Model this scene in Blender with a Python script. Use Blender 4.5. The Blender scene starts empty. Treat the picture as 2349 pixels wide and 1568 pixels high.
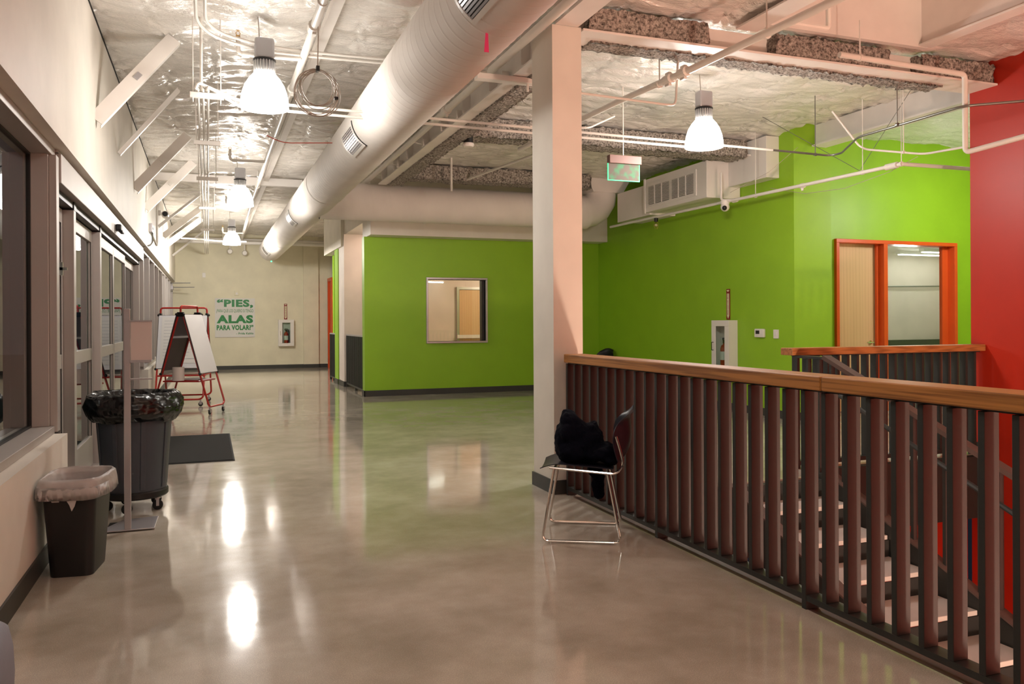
import bpy, bmesh, math, random
import numpy as np
from mathutils import Vector, Matrix, Euler
random.seed(7); rng = np.random.default_rng(11)
sc = bpy.context.scene
COL = sc.collection
PI = math.pi
# ------------------------------------------------------------------ camera
YAW, ROLL, CAMH = 0.3574, 0.0052, 1.38
F_ = Vector((math.sin(YAW), math.cos(YAW), 0)); R_ = Vector((math.cos(YAW), -math.sin(YAW), 0)); Z_ = Vector((0, 0, 1))
Rr = R_*math.cos(ROLL) - Z_*math.sin(ROLL); Ur = Z_*math.cos(ROLL) + R_*math.sin(ROLL)
cd = bpy.data.cameras.new('camera'); cam = bpy.data.objects.new('camera', cd); COL.objects.link(cam)
cd.sensor_width = 36.0; cd.sensor_fit = 'HORIZONTAL'; cd.lens = 1867.0/2349*36; cd.shift_y = -48.0/2349
cd.clip_start = 0.05; cd.clip_end = 200
M = Matrix.Identity(4)
for i in range(3):
    M[i][0] = Rr[i]; M[i][1] = Ur[i]; M[i][2] = -F_[i]
M[2][3] = CAMH
cam.matrix_world = M
sc.camera = cam
# ------------------------------------------------------------------ world, exposure
w = bpy.data.worlds.new('night'); sc.world = w; w.use_nodes = True
w.node_tree.nodes['Background'].inputs[0].default_value = (0.006, 0.008, 0.012, 1)
w.node_tree.nodes['Background'].inputs[1].default_value = 1.0
sc.view_settings.view_transform = 'Standard'; sc.view_settings.look = 'None'
sc.view_settings.gamma = 1.0; sc.view_settings.use_curve_mapping = False
sc.view_settings.exposure = 0.28
BELL = 16.0            # radiance of the glowing lamp shades
BELL_COL = (1.0, 0.95, 0.89)
STAIR_W = 800.0        # watts of the unseen fill light added low in the stairwell
STAIR_COL = (1.0, 0.70, 0.55)  # salmon tint stands in for bounce off the red walls
LAMP_W = {'near': 74, 'mid': 95, 'far': 300, 'right': 130, 'back': 38, 'side': 130}

# ------------------------------------------------------------------ materials
def nt(name):
    m = bpy.data.materials.new(name); m.use_nodes = True
    t = m.node_tree; return m, t, t.nodes['Principled BSDF']
def setp(b, **k):
    for a, v in k.items():
        a = a.replace('_', ' ')
        if isinstance(v, tuple) and len(v) == 3: v = v+(1,)
        b.inputs[a].default_value = v
def coords(t, scale=(1, 1, 1)):
    tc = t.nodes.new('ShaderNodeNewGeometry'); mp = t.nodes.new('ShaderNodeMapping')
    t.links.new(tc.outputs['Position'], mp.inputs['Vector']); mp.inputs['Scale'].default_value = scale
    return mp.outputs[0]
def noise(t, vec, scale, detail=3, rough=.5):
    n = t.nodes.new('ShaderNodeTexNoise'); n.inputs['Scale'].default_value = scale
    n.inputs['Detail'].default_value = detail; n.inputs['Roughness'].default_value = rough
    t.links.new(vec, n.inputs['Vector']); return n.outputs['Fac']
def ramp(t, fac, stops):
    r = t.nodes.new('ShaderNodeValToRGB'); e = r.color_ramp.elements
    while len(e) < len(stops): e.new(.5)
    for el, (p, c) in zip(e, stops):
        el.position = p; el.color = tuple(c)+(1,) if len(c) == 3 else c
    t.links.new(fac, r.inputs[0]); return r.outputs[0]
def bump(t, b, h, strength=.3, dist=.01):
    n = t.nodes.new('ShaderNodeBump'); n.inputs['Strength'].default_value = strength
    n.inputs['Distance'].default_value = dist; t.links.new(h, n.inputs['Height']); t.links.new(n.outputs[0], b.inputs['Normal'])
def paint(name, col, rough=.55, tex=.06, bs=.12, spec=.4, scale=220, metal=0.0, coat=0.0):
    m, t, b = nt(name); setp(b, Roughness=rough, Metallic=metal); b.inputs['Specular IOR Level'].default_value = spec
    b.inputs['Coat Weight'].default_value = coat
    v = coords(t); f = noise(t, v, 2.5, 4)
    c0 = tuple(x*(1-tex) for x in col); c1 = tuple(min(1, x*(1+tex)) for x in col)
    t.links.new(ramp(t, f, [(.3, c0), (.7, c1)]), b.inputs['Base Color'])
    if bs: bump(t, b, noise(t, v, scale, 2), bs, .002)
    return m
def emit(name, col, s):
    m, t, b = nt(name); setp(b, Emission_Color=col, Emission_Strength=s, Base_Color=tuple(.5*c for c in col)); return m

MT = {}
MT['drywall'] = paint('drywall_offwhite', (.74, .69, .61))
MT['drywall2'] = paint('drywall_cream', (.76, .71, .53))
MT['pale'] = paint('drywall_pale', (.70, .62, .55))
MT['green'] = paint('lime_green_paint', (.27, .50, .018), .45, .04)
MT['red'] = paint('red_paint', (.42, .020, .006), .42, .05)
MT['orange'] = paint('orange_metal_paint', (.66, .090, .014), .35, .04, 0)
MT['base'] = paint('rubber_base', (.045, .045, .04), .5, .1, 0)
MT['alum'] = paint('anodised_aluminium', (.46, .42, .39), .48, .03, 0, metal=.45)
MT['alum_dark'] = paint('black_gasket', (.012, .011, .010), .5, .1, 0)  # near-black for gaskets, lenses and register backs
MT['white'] = paint('white_enamel', (.78, .74, .69), .35, .03, 0)
MT['pipe'] = paint('offwhite_pipe', (.76, .72, .66), .4, .05, 0)
MT['duct'] = paint('painted_duct', (.80, .745, .69), .72, .04, .05, spec=.25)
MT['steel_w'] = paint('offwhite_steel', (.80, .75, .70), .5, .06, .05)
MT['steel_d'] = paint('bronze_steel', (.021, .0225, .0205), .45, .12, .1, spec=.5)
MT['plate'] = paint('edge_plate_primer', (.10, .062, .052), .6, .15, .1)
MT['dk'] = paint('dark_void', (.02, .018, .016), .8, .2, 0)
MT['black'] = paint('black_plastic', (.012, .011, .011), .42, .1, 0)
MT['navy_pl'] = paint('dark_navy_plastic', (.012, .013, .024), .36, .1, 0, spec=.4)
MT['grey_pl'] = paint('slate_grey_plastic', (.060, .068, .084), .45, .1, .1)
MT['chrome'] = paint('chrome', (.75, .72, .68), .12, .02, 0, metal=1.0)
MT['silver'] = paint('brushed_silver', (.50, .48, .50), .3, .04, 0, metal=.6)
MT['redtube'] = paint('red_enamel', (.42, .018, .012), .3, .05, 0, spec=.6)
MT['wb'] = paint('whiteboard', (.74, .73, .74), .2, .02, 0, spec=.6)
MT['wb_back'] = paint('easel_back', (.075, .055, .055), .5, .1, 0)
MT['paper'] = paint('paper', (.74, .72, .68), .7, .02, 0)
MT['pinkboard'] = paint('blank_placard', (.74, .64, .60), .5, .01, 0)
MT['greentext'] = paint('green_vinyl', (.012, .21, .045), .4, .03, 0)
MT['redtext'] = paint('dark_red_vinyl', (.25, .02, .02), .4, .03, 0)
MT['cream'] = paint('cream_vinyl', (.75, .68, .45), .4, .02, 0)
MT['extred'] = paint('extinguisher_red', (.40, .012, .010), .25, .03, 0, spec=.6)
MT['rubber'] = paint('caster_rubber', (.015, .015, .015), .8, .1, 0)
MT['ltgrey'] = paint('lamp_housing_grey', (.48, .48, .50), .4, .05, 0, metal=.3)
MT['fins'] = paint('heat_sink_grey', (.55, .54, .53), .4, .05, 0, metal=.5)
MT['cable'] = paint('cable_grey', (.42, .36, .30), .5, .05, 0)
MT['cable_red'] = paint('cable_red', (.42, .05, .03), .5, .05, 0)
MT['conduit'] = paint('bare_conduit', (.22, .22, .20), .35, .05, 0, metal=.7)
MT['brass'] = paint('brass', (.55, .33, .10), .3, .05, 0, metal=.9)
MT['signred'] = paint('sign_housing', (.17, .085, .068), .5, .03, 0)
MT['pink'] = paint('pink_tape', (.95, .06, .22), .5, .02, 0)
MT['tread'] = paint('stair_concrete', (.55, .48, .44), .6, .08, .2)
MT['bell'] = emit('lit_lamp_shade', BELL_COL, BELL)
MT['tube'] = emit('lit_fluorescent_tube', (1, .95, .85), 14)
MT['exitedge'] = emit('glowing_green_edge', (.03, 1.0, .28), 1.1)
MT['led'] = emit('green_led', (.05, 1.0, .35), 4)
def m_glass(name, tint=(1, 1, 1), rough=0.0, base=.02):
    m = bpy.data.materials.new(name); m.use_nodes = True; t = m.node_tree
    t.nodes.remove(t.nodes['Principled BSDF'])
    g = t.nodes.new('ShaderNodeBsdfGlossy'); g.inputs['Roughness'].default_value = rough
    tr = t.nodes.new('ShaderNodeBsdfTransparent'); tr.inputs[0].default_value = tint+(1,)
    fr = t.nodes.new('ShaderNodeFresnel'); fr.inputs[0].default_value = 1.7
    ge = t.nodes.new('ShaderNodeNewGeometry'); iv = t.nodes.new('ShaderNodeMath'); iv.operation = 'SUBTRACT'; iv.inputs[0].default_value = 1
    t.links.new(ge.outputs['Backfacing'], iv.inputs[1]); mu = t.nodes.new('ShaderNodeMath'); mu.operation = 'MULTIPLY'
    t.links.new(fr.outputs[0], mu.inputs[0]); t.links.new(iv.outputs[0], mu.inputs[1])
    mx = t.nodes.new('ShaderNodeMixShader')
    t.links.new(mu.outputs[0], mx.inputs[0]); t.links.new(tr.outputs[0], mx.inputs[1]); t.links.new(g.outputs[0], mx.inputs[2])
    t.links.new(mx.outputs[0], t.nodes['Material Output'].inputs[0]); return m
MT['glass'] = m_glass('window_glass', (.85, .9, .88))
def m_exit():
    m, t, b = nt('exit_acrylic'); v = coords(t, (1, 1, 1)); f = noise(t, v, 14, 2)
    t.links.new(ramp(t, f, [(.42, (.085, .060, .042)), (.62, (.035, .12, .05))]), b.inputs['Base Color']); setp(b, Roughness=.7)
    t.links.new(ramp(t, f, [(.45, (0, 0, 0)), (.7, (.10, .55, .22))]), b.inputs['Emission Color']); b.inputs['Emission Strength'].default_value = .12
    return m
MT['exitpanel'] = m_exit()
def m_floor():
    m, t, b = nt('polished_concrete'); v = coords(t)
    a = noise(t, v, .55, 5, .6); c = noise(t, v, 2.2, 6, .65); s = noise(t, v, 240, 2, .5)
    mx = t.nodes.new('ShaderNodeMath'); mx.operation = 'MULTIPLY_ADD'; mx.inputs[1].default_value = .45
    t.links.new(c, mx.inputs[0]); 
    m2 = t.nodes.new('ShaderNodeMath'); m2.operation = 'MULTIPLY'; m2.inputs[1].default_value = .55
    t.links.new(a, m2.inputs[0]); t.links.new(m2.outputs[0], mx.inputs[2])
    col = ramp(t, mx.outputs[0], [(.36, (.32, .28, .225)), (.5, (.41, .365, .305)), (.63, (.49, .445, .385))])
    spk = ramp(t, s, [(.50, (1, 1, 1)), (.68, (1.4, 1.34, 1.27))])
    mm = t.nodes.new('ShaderNodeMix'); mm.data_type = 'RGBA'; mm.blend_type = 'MULTIPLY'; mm.inputs[0].default_value = 1
    t.links.new(col, mm.inputs[6]); t.links.new(spk, mm.inputs[7])
    t.links.new(mm.outputs[2], b.inputs['Base Color'])
    t.links.new(ramp(t, c, [(.3, (.060, .060, .060)), (.7, (.105, .105, .105))]), b.inputs['Roughness'])
    b.inputs['Specular IOR Level'].default_value = .5
    bump(t, b, noise(t, v, 5, 3), .06, .01)
    return m
MT['floor'] = m_floor()
def m_foil():
    m, t, b = nt('quilted_white_foil'); v = coords(t)
    setp(b, Base_Color=(.86, .82, .76), Roughness=.22, Metallic=.15); b.inputs['Specular IOR Level'].default_value = .7
    n1 = noise(t, coords(t, (3, 9, 3)), 2.2, 4, .6)
    r = t.nodes.new('ShaderNodeMath'); r.operation = 'PINGPONG'; r.inputs[1].default_value = .12; t.links.new(n1, r.inputs[0])
    bump(t, b, r.outputs[0], .5, .08)
    return m
MT['foil'] = m_foil()
def m_fire():
    m, t, b = nt('sprayed_fireproofing'); v = coords(t)
    f = noise(t, v, 38, 4, .7); g = noise(t, v, 5, 2)
    t.links.new(ramp(t, f, [(.36, (.07, .06, .05)), (.50, (.34, .30, .26)), (.66, (.62, .57, .51))]), b.inputs['Base Color'])
    setp(b, Roughness=.95); bump(t, b, f, 1.0, .02); return m
MT['fire'] = m_fire()
def m_wood(name, c0, c1, axis='Y', sc_=1.0):
    m, t, b = nt(name)
    s = {'Y': (46, 1.1, 46), 'X': (1.1, 46, 46), 'Z': (16, 16, .8)}[axis]
    v = coords(t, tuple(k*sc_ for k in s)); n = noise(t, v, 1.6, 6, .62)
    wv = t.nodes.new('ShaderNodeTexWave'); wv.inputs['Scale'].default_value = .9; wv.inputs['Distortion'].default_value = 7
    wv.inputs['Detail'].default_value = 3; t.links.new(v, wv.inputs['Vector'])
    ad = t.nodes.new('ShaderNodeMath'); ad.operation = 'MULTIPLY_ADD'; ad.inputs[1].default_value = .4
    t.links.new(wv.outputs['Fac'], ad.inputs[0]); t.links.new(n, ad.inputs[2])
    t.links.new(ramp(t, ad.outputs[0], [(.38, c0), (.75, c1)]), b.inputs['Base Color'])
    setp(b, Roughness=.52); return m
MT['oak'] = m_wood('oak_rail', (.21, .075, .012), (.46, .19, .040))
MT['oakx'] = m_wood('oak_rail_far', (.22, .08, .02), (.40, .16, .045), 'X')
MT['maple'] = m_wood('maple_veneer', (.60, .39, .19), (.66, .44, .22), 'Z', .35)
def m_mat():
    m, t, b = nt('ribbed_mat'); v = coords(t)
    t.links.new(ramp(t, noise(t, v, 160, 2), [(.35, (.006, .006, .0055)), (.7, (.026, .024, .022))]), b.inputs['Base Color']); setp(b, Roughness=.95)
    bump(t, b, noise(t, v, 160, 2), .8, .006); return m
MT['mat'] = m_mat()
def m_bag(name, col, rough, trans=0.0, sc_=9, alpha=1.0, bd=.03):
    m, t, b = nt(name); v = coords(t); setp(b, Base_Color=col, Roughness=rough); b.inputs['Alpha'].default_value = alpha
    b.inputs['Specular IOR Level'].default_value = .55
    n = noise(t, coords(t, (1, 1, 1.6)), sc_, 2, .45)
    bump(t, b, n, .7, bd); return m
MT['blackbag'] = m_bag('black_bin_bag', (.003, .0027, .0027), .24, sc_=5, bd=.16)
MT['clearbag'] = m_bag('clear_bin_liner', (.66, .60, .57), .35, sc_=10, alpha=.62, bd=.03)
def m_cloth():
    m, t, b = nt('navy_fleece'); v = coords(t); setp(b, Base_Color=(.0022, .0028, .008), Roughness=1.0)
    b.inputs['Specular IOR Level'].default_value = .15
    bump(t, b, noise(t, v, 16, 4), .7, .03); return m
MT['cloth'] = m_cloth()
MT['seatpad'] = paint('blue_grey_upholstery', (.20, .205, .24), .7, .12, .4, scale=60)

# ------------------------------------------------------------------ mesh helpers
class MB:
    def __init__(s): s.v = []; s.f = []
    def add(s, vs, fs):
        o = len(s.v); s.v += [tuple(p) for p in vs]; s.f += [tuple(i+o for i in f) for f in fs]; return s
    def box(s, x0, x1, y0, y1, z0, z1, T=None):
        if x0 > x1: x0, x1 = x1, x0
        if y0 > y1: y0, y1 = y1, y0
        if z0 > z1: z0, z1 = z1, z0
        vs = [Vector(p) for p in ((x0,y0,z0),(x1,y0,z0),(x1,y1,z0),(x0,y1,z0),(x0,y0,z1),(x1,y0,z1),(x1,y1,z1),(x0,y1,z1))]
        if T is not None: vs = [T @ p for p in vs]
        return s.add(vs, [(3,2,1,0),(4,5,6,7),(0,1,5,4),(1,2,6,5),(2,3,7,6),(3,0,4,7)])
    def bar(s, a, b, wid, hei, up=(0,0,1)):
        a = Vector(a); b = Vector(b); d = b-a; L = d.length; d.normalize(); u = Vector(up)
        sx = d.cross(u); 
        if sx.length < 1e-4: sx = Vector((1,0,0))
        sx.normalize(); u = sx.cross(d); u.normalize()
        T = Matrix((sx, d, u)).transposed().to_4x4(); T.translation = a
        return s.box(-wid/2, wid/2, 0, L, -hei/2, hei/2, T)
    def tube(s, pts, r, n=8, closed=False, caps=True):
        P = [Vector(p) for p in pts]; rr = r if isinstance(r, (list, tuple)) else [r]*len(P)
        rings = []; prev = None
        for i, p in enumerate(P):
            if closed: d = P[(i+1) % len(P)]-P[i-1]
            elif i == 0: d = P[1]-P[0]
            elif i == len(P)-1: d = P[-1]-P[-2]
            else: d = (P[i+1]-P[i]).normalized()+(P[i]-P[i-1]).normalized()
            d.normalize()
            if prev is None:
                a = Vector((0,0,1)) if abs(d.z) < .9 else Vector((1,0,0)); x = d.cross(a).normalized()
            else:
                x = (prev-d*prev.dot(d)).normalized()
            prev = x; y = d.cross(x)
            rings.append([p+(x*math.cos(2*PI*k/n)+y*math.sin(2*PI*k/n))*rr[i] for k in range(n)])
        vs = [q for R in rings for q in R]; fs = []
        m = len(P)
        for i in range(m if closed else m-1):
            j = (i+1) % m
            for k in range(n):
                fs.append((i*n+k, i*n+(k+1) % n, j*n+(k+1) % n, j*n+k))
        if caps and not closed:
            fs.append(tuple(range(n-1, -1, -1))); fs.append(tuple((m-1)*n+k for k in range(n)))
        return s.add(vs, fs)
    def lathe(s, prof, n=24, c=(0,0,0), axis='Z', T=None, cap=True):
        vs = []; c = Vector(c)
        for r, h in prof:
            for k in range(n):
                a = 2*PI*k/n; x, y = r*math.cos(a), r*math.sin(a)
                p = {'Z': Vector((x, y, h)), 'Y': Vector((x, h, y)), 'X': Vector((h, x, y))}[axis]
                p = p+c
                vs.append(T @ p if T is not None else p)
        fs = [(i*n+k, i*n+(k+1) % n, (i+1)*n+(k+1) % n, (i+1)*n+k) for i in range(len(prof)-1) for k in range(n)]
        if cap:
            if prof[0][0] > 1e-5: fs.append(tuple(range(n-1, -1, -1)))
            if prof[-1][0] > 1e-5: fs.append(tuple((len(prof)-1)*n+k for k in range(n)))
        return s.add(vs, fs)
    def prism(s, pts, a, b, plane='XZ'):
        f = {'XZ': lambda p, t: (p[0], t, p[1]), 'YZ': lambda p, t: (t, p[0], p[1]), 'XY': lambda p, t: (p[0], p[1], t)}[plane]
        n = len(pts); vs = [f(p, a) for p in pts]+[f(p, b) for p in pts]
        return s.add(vs, [tuple(range(n-1, -1, -1)), tuple(range(n, 2*n))]+[(i, (i+1) % n, n+(i+1) % n, n+i) for i in range(n)])
    def sphere(s, c, r, n=12, sc_=(1,1,1)):
        prof = [(max(1e-6, math.sin(PI*i/n))*r, -math.cos(PI*i/n)*r) for i in range(n+1)]
        T = Matrix.Translation(Vector(c)) @ Matrix.Diagonal((sc_[0], sc_[1], sc_[2], 1))
        return s.lathe(prof, n*2, (0,0,0), 'Z', T, cap=False)
def bend(pts, rad=.06, n=5):
    """polyline with rounded corners"""
    P = [Vector(p) for p in pts]; out = [P[0]]
    for i in range(1, len(P)-1):
        a = (P[i-1]-P[i]); b = (P[i+1]-P[i]); r = min(rad, a.length*.49, b.length*.49)
        a.normalize(); b.normalize(); A = P[i]+a*r; B = P[i]+b*r
        for k in range(n+1):
            t = k/n; out.append(A*(1-t)**2+P[i]*2*t*(1-t)+B*t*t)
    out.append(P[-1]); return out
ORG = {}
def link(o, parent=None):
    COL.objects.link(o)
    if parent is not None: o.parent = parent
def build(mb, name, mat, parent=None, smooth=False, bevel=0.0, local=False):
    me = bpy.data.meshes.new(name)
    off = Vector((0,0,0)) if (local or parent is None) else ORG.get(parent.name, Vector((0,0,0)))
    me.from_pydata([(p[0]-off[0], p[1]-off[1], p[2]-off[2]) for p in mb.v], [], mb.f)
    bm = bmesh.new(); bm.from_mesh(me); bmesh.ops.recalc_face_normals(bm, faces=bm.faces); bm.to_mesh(me); bm.free()
    if smooth: me.shade_smooth() if smooth is True else None
    if smooth == 'auto':
        me.shade_smooth(); me.set_sharp_from_angle(angle=math.radians(38))
    me.materials.append(MT[mat] if isinstance(mat, str) else mat)
    o = bpy.data.objects.new(name, me); link(o, parent); ORG[o.name] = off if not local else Vector((0,0,0))
    if bevel:
        md = o.modifiers.new('edge', 'BEVEL'); md.width = bevel; md.segments = 2; md.limit_method = 'ANGLE'
    return o
def tag(o, label=None, cat=None, group=None, kind=None):
    if label: o['label'] = label
    if cat: o['category'] = cat
    if group: o['group'] = group
    if kind: o['kind'] = kind
    return o
def thing(name, label, cat, loc=(0,0,0), rz=0.0, group=None, kind=None):
    o = bpy.data.objects.new(name, None); COL.objects.link(o); o.location = loc; o.rotation_euler = (0,0,rz)
    o.empty_display_size = .1
    ORG[o.name] = Vector(loc) if rz == 0 else Vector((0,0,0))
    return tag(o, label, cat, group, kind)
def struct(name, mb, mat, **k):
    o = build(mb, name, mat, **k); 
    if o.parent is None: o['kind'] = 'structure'
    return o
def sroot(name):
    o = bpy.data.objects.new(name, None); COL.objects.link(o); ORG[o.name] = Vector((0,0,0)); o['kind'] = 'structure'; return o
def copy_part(o, parent, dloc=(0,0,0)):
    c = o.copy(); COL.objects.link(c); c.parent = parent; c.location = Vector(o.location)+Vector(dloc); ORG[c.name] = ORG.get(o.name, Vector((0,0,0)))-Vector(dloc); return c
def copy_thing(root, loc, label, group=None, rz=None):
    r = root.copy(); COL.objects.link(r); r.location = loc; r['label'] = label
    if rz is not None: r.rotation_euler = (0,0,rz)
    if group: r['group'] = group
    for ch in list(root.children):
        c = ch.copy(); COL.objects.link(c); c.parent = r
        for g in list(ch.children):
            d = g.copy(); COL.objects.link(d); d.parent = c
    return r
def text_part(s, x0, x1, z0, cap, y, mat, parent, name='lettering', offset=0.0, T=None, ext=.002):
    """lettering as flat relief: fits width x0..x1 and cap height; in the XZ plane facing -Y unless T is given"""
    c = bpy.data.curves.new('txt', 'FONT'); c.body = s; c.size = 1; c.offset = offset; c.space_character = 1.0+offset*2.2; c.extrude = 0.0; c.resolution_u = 3
    o = bpy.data.objects.new('txt', c); COL.objects.link(o)
    bpy.context.view_layer.update()
    me = bpy.data.meshes.new_from_object(o.evaluated_get(bpy.context.evaluated_depsgraph_get()))
    bpy.data.objects.remove(o); bpy.data.curves.remove(c)
    n = len(me.vertices); co = np.empty(n*3); me.vertices.foreach_get('co', co); co = co.reshape(-1, 3)
    X0, X1 = co[:, 0].min(), co[:, 0].max()
    u = x0+(co[:, 0]-X0)/(X1-X0)*(x1-x0); v = z0+co[:, 1]/.70*cap
    off = ORG.get(parent.name, Vector((0,0,0)))
    if T is None: P = np.stack([u, np.full(n, y), v], 1)-np.array(off)
    else: P = np.array([T @ Vector((a, 0, b)) for a, b in zip(u, v)])-np.array(off)
    me.vertices.foreach_set('co', P.ravel()); me.update()
    me.materials.clear(); me.materials.append(MT[mat])
    ob = bpy.data.objects.new(name, me); link(ob, parent); ORG[ob.name] = off
    return ob

# ================================================================== THE SETTING
CEIL = 4.0
# floor slab with the stairwell cut out of it
fl = MB()
for (x0, x1, y0, y1) in ((-1.2, 2.668, -3, 26), (2.668, 5.10, 5.80, 26), (5.10, 15.5, 6.12, 26)):
    fl.box(x0, x1, y0, y1, -.30, 0)
struct('floor', fl, 'floor')
ep = MB(); ep.box(2.670, 2.80, -3, 5.795, -.32, -.002); struct('trim_1', ep, 'plate')
ep = MB(); ep.box(2.684, 5.09, 5.72, 5.795, -.62, -.02); ep.box(5.11, 7.42, 6.03, 6.115, -.62, -.004); struct('trim_4', ep, 'steel_d')
lf = MB(); lf.box(-1.2, 7.6, -6, 14, -3.75, -3.6)
struct('floor_lower', lf, 'tread')
lw = MB(); lw.box(5.0, 7.42, 6.3, 6.4, -3.6, -.62); struct('wall_lower', lw, 'red')
lw2 = MB(); lw2.box(2.0, 2.1, -3, 6.2, -3.6, -.3); struct('wall_lower_left', lw2, 'drywall')
# walls
wl = MB(); wl.box(-1.22, -.88, -3, 25.4, 2.56, 4.25); struct('wall_left', wl, 'drywall')
wl = MB(); wl.box(-1.22, -.88, -3, 6.11, 0, .65); struct('wall_left_low', wl, 'drywall')
wl = MB(); wl.box(-1.22, -.88, 13.95, 25.3, 0, .65); struct('wall_left_low_far', wl, 'drywall')
wf = MB(); wf.box(-1.22, 2.70, 25.3, 25.5, 0, 4.2); wf.box(2.70, 3.15, 25.22, 25.5, 0, 4.2); wf.box(3.15, 3.6, 25.3, 25.5, 0, 4.2); struct('wall_far', wf, 'drywall2')
wk = MB(); wk.box(3.55, 3.7, 20.3, 25.22, 0, 4.2); struct('wall_far_side', wk, 'drywall2')
# green room: front wall with window opening x 3.87..5.08, z .97..2.21
gx0, gx1, gz0, gz1 = 3.90, 5.05, 1.0, 2.18
wc = MB()
for b in ((2.70, gx0, 0, 2.95), (gx1, 7.5, 0, 2.95), (gx0, gx1, 0, gz0), (gx0, gx1, gz1, 2.95)):
    wc.box(b[0], b[1], 15.0, 15.22, b[2], b[3])
struct('wall_centre', wc, 'green')
sf = MB(); sf.box(2.745, 7.5, 14.6, 15.4, 2.95, 4.05); sf.box(2.745, 3.2, 15.4, 20.3, 3.25, 4.05); sf.box(2.67, 3.2, 17.6, 20.3, 3.0, 4.05)
struct('soffit_centre', sf, 'drywall')
# openings with railings along the green room side
wp = MB(); wp.box(2.72, 3.1, 17.5, 18.25, 0, 3.25); struct('wall_pier', wp, 'pale')
wp = MB(); wp.box(2.70, 3.1, 18.25, 18.75, 0, 3.25); struct('wall_pier_green', wp, 'green')
wp = MB(); wp.box(2.86, 2.885, 19.97, 20.2, 0, 3.25); struct('wall_pier_far', wp, 'green')
wp = MB(); wp.box(2.886, 3.2, 19.97, 20.2, 0, 3.25); struct('wall_pier_far_pale', wp, 'pale')
wi = MB(); wi.box(3.68, 3.78, 15.22, 20.5, 0, 4.1); wi.box(3.0, 3.78, 20.35, 20.5, 0, 4.1); struct('wall_inner', wi, 'pale')
# right-hand walls
wr = MB(); wr.box(7.5, 7.7, 9.72, 15.22, 0, 4.1); struct('wall_right', wr, 'green')
wp = MB(); wp.box(7.5, 8.13, 9.06, 9.72, 0, 4.1); struct('wall_pier_right', wp, 'green')
dx0, dx1, dz1 = 8.60, 10.97, 2.56
wd = MB(); wd.box(8.13, dx0, 9.52, 9.70, 0, 4.15); wd.box(dx1, 12.5, 9.52, 9.70, 0, 4.15); wd.box(dx0, dx1, 9.52, 9.70, dz1, 4.15)
struct('wall_door', wd, 'green')
wd = MB(); wd.box(12.5, 12.7, 5.0, 9.7, 0, 4.15); struct('wall_corridor_end', wd, 'green')
wr = MB(); wr.box(7.42, 7.62, -3, 6.25, -3.6, 4.2); struct('wall_red', wr, 'red')
wr = MB(); wr.box(7.62, 12.5, 5.0, 5.2, 0, 4.2); struct('wall_corridor_side', wr, 'drywall')
wb = MB(); wb.box(-1.22, 7.62, -3.2, -3.0, -3.6, 4.2); struct('wall_back', wb, 'drywall')
# column
cm = MB(); cm.box(2.575, 2.83, 5.95, 6.38, 0, 3.74); struct('column', cm, 'drywall')
# baseboards
def bb(name, *boxes):
    m = MB()
    for b in boxes: m.box(*b)
    struct(name, m, 'base')
bb('baseboard_left', (-.882, -.868, -3, 6.11, 0, .11), (-.882, -.868, 13.95, 25.3, 0, .11))
bb('baseboard_far', (-.88, 2.70, 25.285, 25.305, 0, .11), (2.69, 3.16, 25.205, 25.225, 0, .11), (3.16, 3.5, 25.285, 25.305, 0, .11))
bb('baseboard_centre', (2.686, 7.5, 14.985, 15.005, 0, .11), (2.686, 2.702, 14.985, 15.22, 0, .11))
bb('baseboard_right', (7.484, 7.502, 9.06, 15.0, 0, .11), (7.484, 8.14, 9.046, 9.062, 0, .11), (8.13, 8.6, 9.506, 9.524, 0, .11), (10.97, 12.5, 9.506, 9.524, 0, .11))
bb('baseboard_column', (2.561, 2.845, 5.936, 6.394, 0, .11))
bb('baseboard_pier', (2.705, 2.722, 17.48, 18.26, 0, .11), (2.685, 2.702, 18.25, 18.76, 0, .11), (2.70, 3.1, 17.484, 17.502, 0, .11))
bb('baseboard_red', (7.40, 7.422, 6.12, 6.27, 0, .11), (7.40, 7.62, 6.248, 6.268, 0, .11))

# ---- foil ceiling (quilted, built as relief)
def foil_height(X, Y):
    X = X+.05*np.sin(Y*1.3); Y = Y+.04*np.sin(X*1.7)
    px, py = .42, .40
    i = np.round(X/px); j = np.round(Y/py)
    h = np.zeros_like(X)
    for di in (-1, 0, 1):
        for dj in (-1, 0, 1):
            ii = i+di; jj = j+dj
            hs = np.modf(np.abs(np.sin(ii*127.1+jj*311.7)*43758.5453))[0]; hs2 = np.modf(np.abs(np.sin(ii*269.5+jj*183.3)*28001.83))[0]
            cx = (ii+(hs-.5)*.34)*px; cy = (jj+(hs2-.5)*.34)*py
            dx = X-cx; dy = Y-cy; d = np.sqrt(dx*dx+dy*dy); th = np.arctan2(dy, dx)
            pin = np.exp(-(d/.075)**2)
            rad = np.sin(th*(5+np.floor(hs*4))+hs2*6.28)*np.exp(-d/.10)*np.minimum(d/.03, 1)
            h += .026*np.exp(-d/.055)+.024*rad*(0.5+hs)
    h += .006*np.abs(np.sin(Y*19+3.1*np.sin(X*2.3+.6*Y)+X*1.3))+.010*np.sin(Y*26+2.2*np.sin(X*3.1)+1.5*np.sin(Y*2.1+X))*(.5+.5*np.sin(X*1.9+Y*.7))
    h += .020*np.sin(X*7+np.sin(Y*3.3)*1.4)*np.sin(Y*5.1)
    seam = np.abs(((Y+.3) % 1.22)-.61) ; h += .025*np.exp(-((.61-seam)/.018)**2)
    return h
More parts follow.
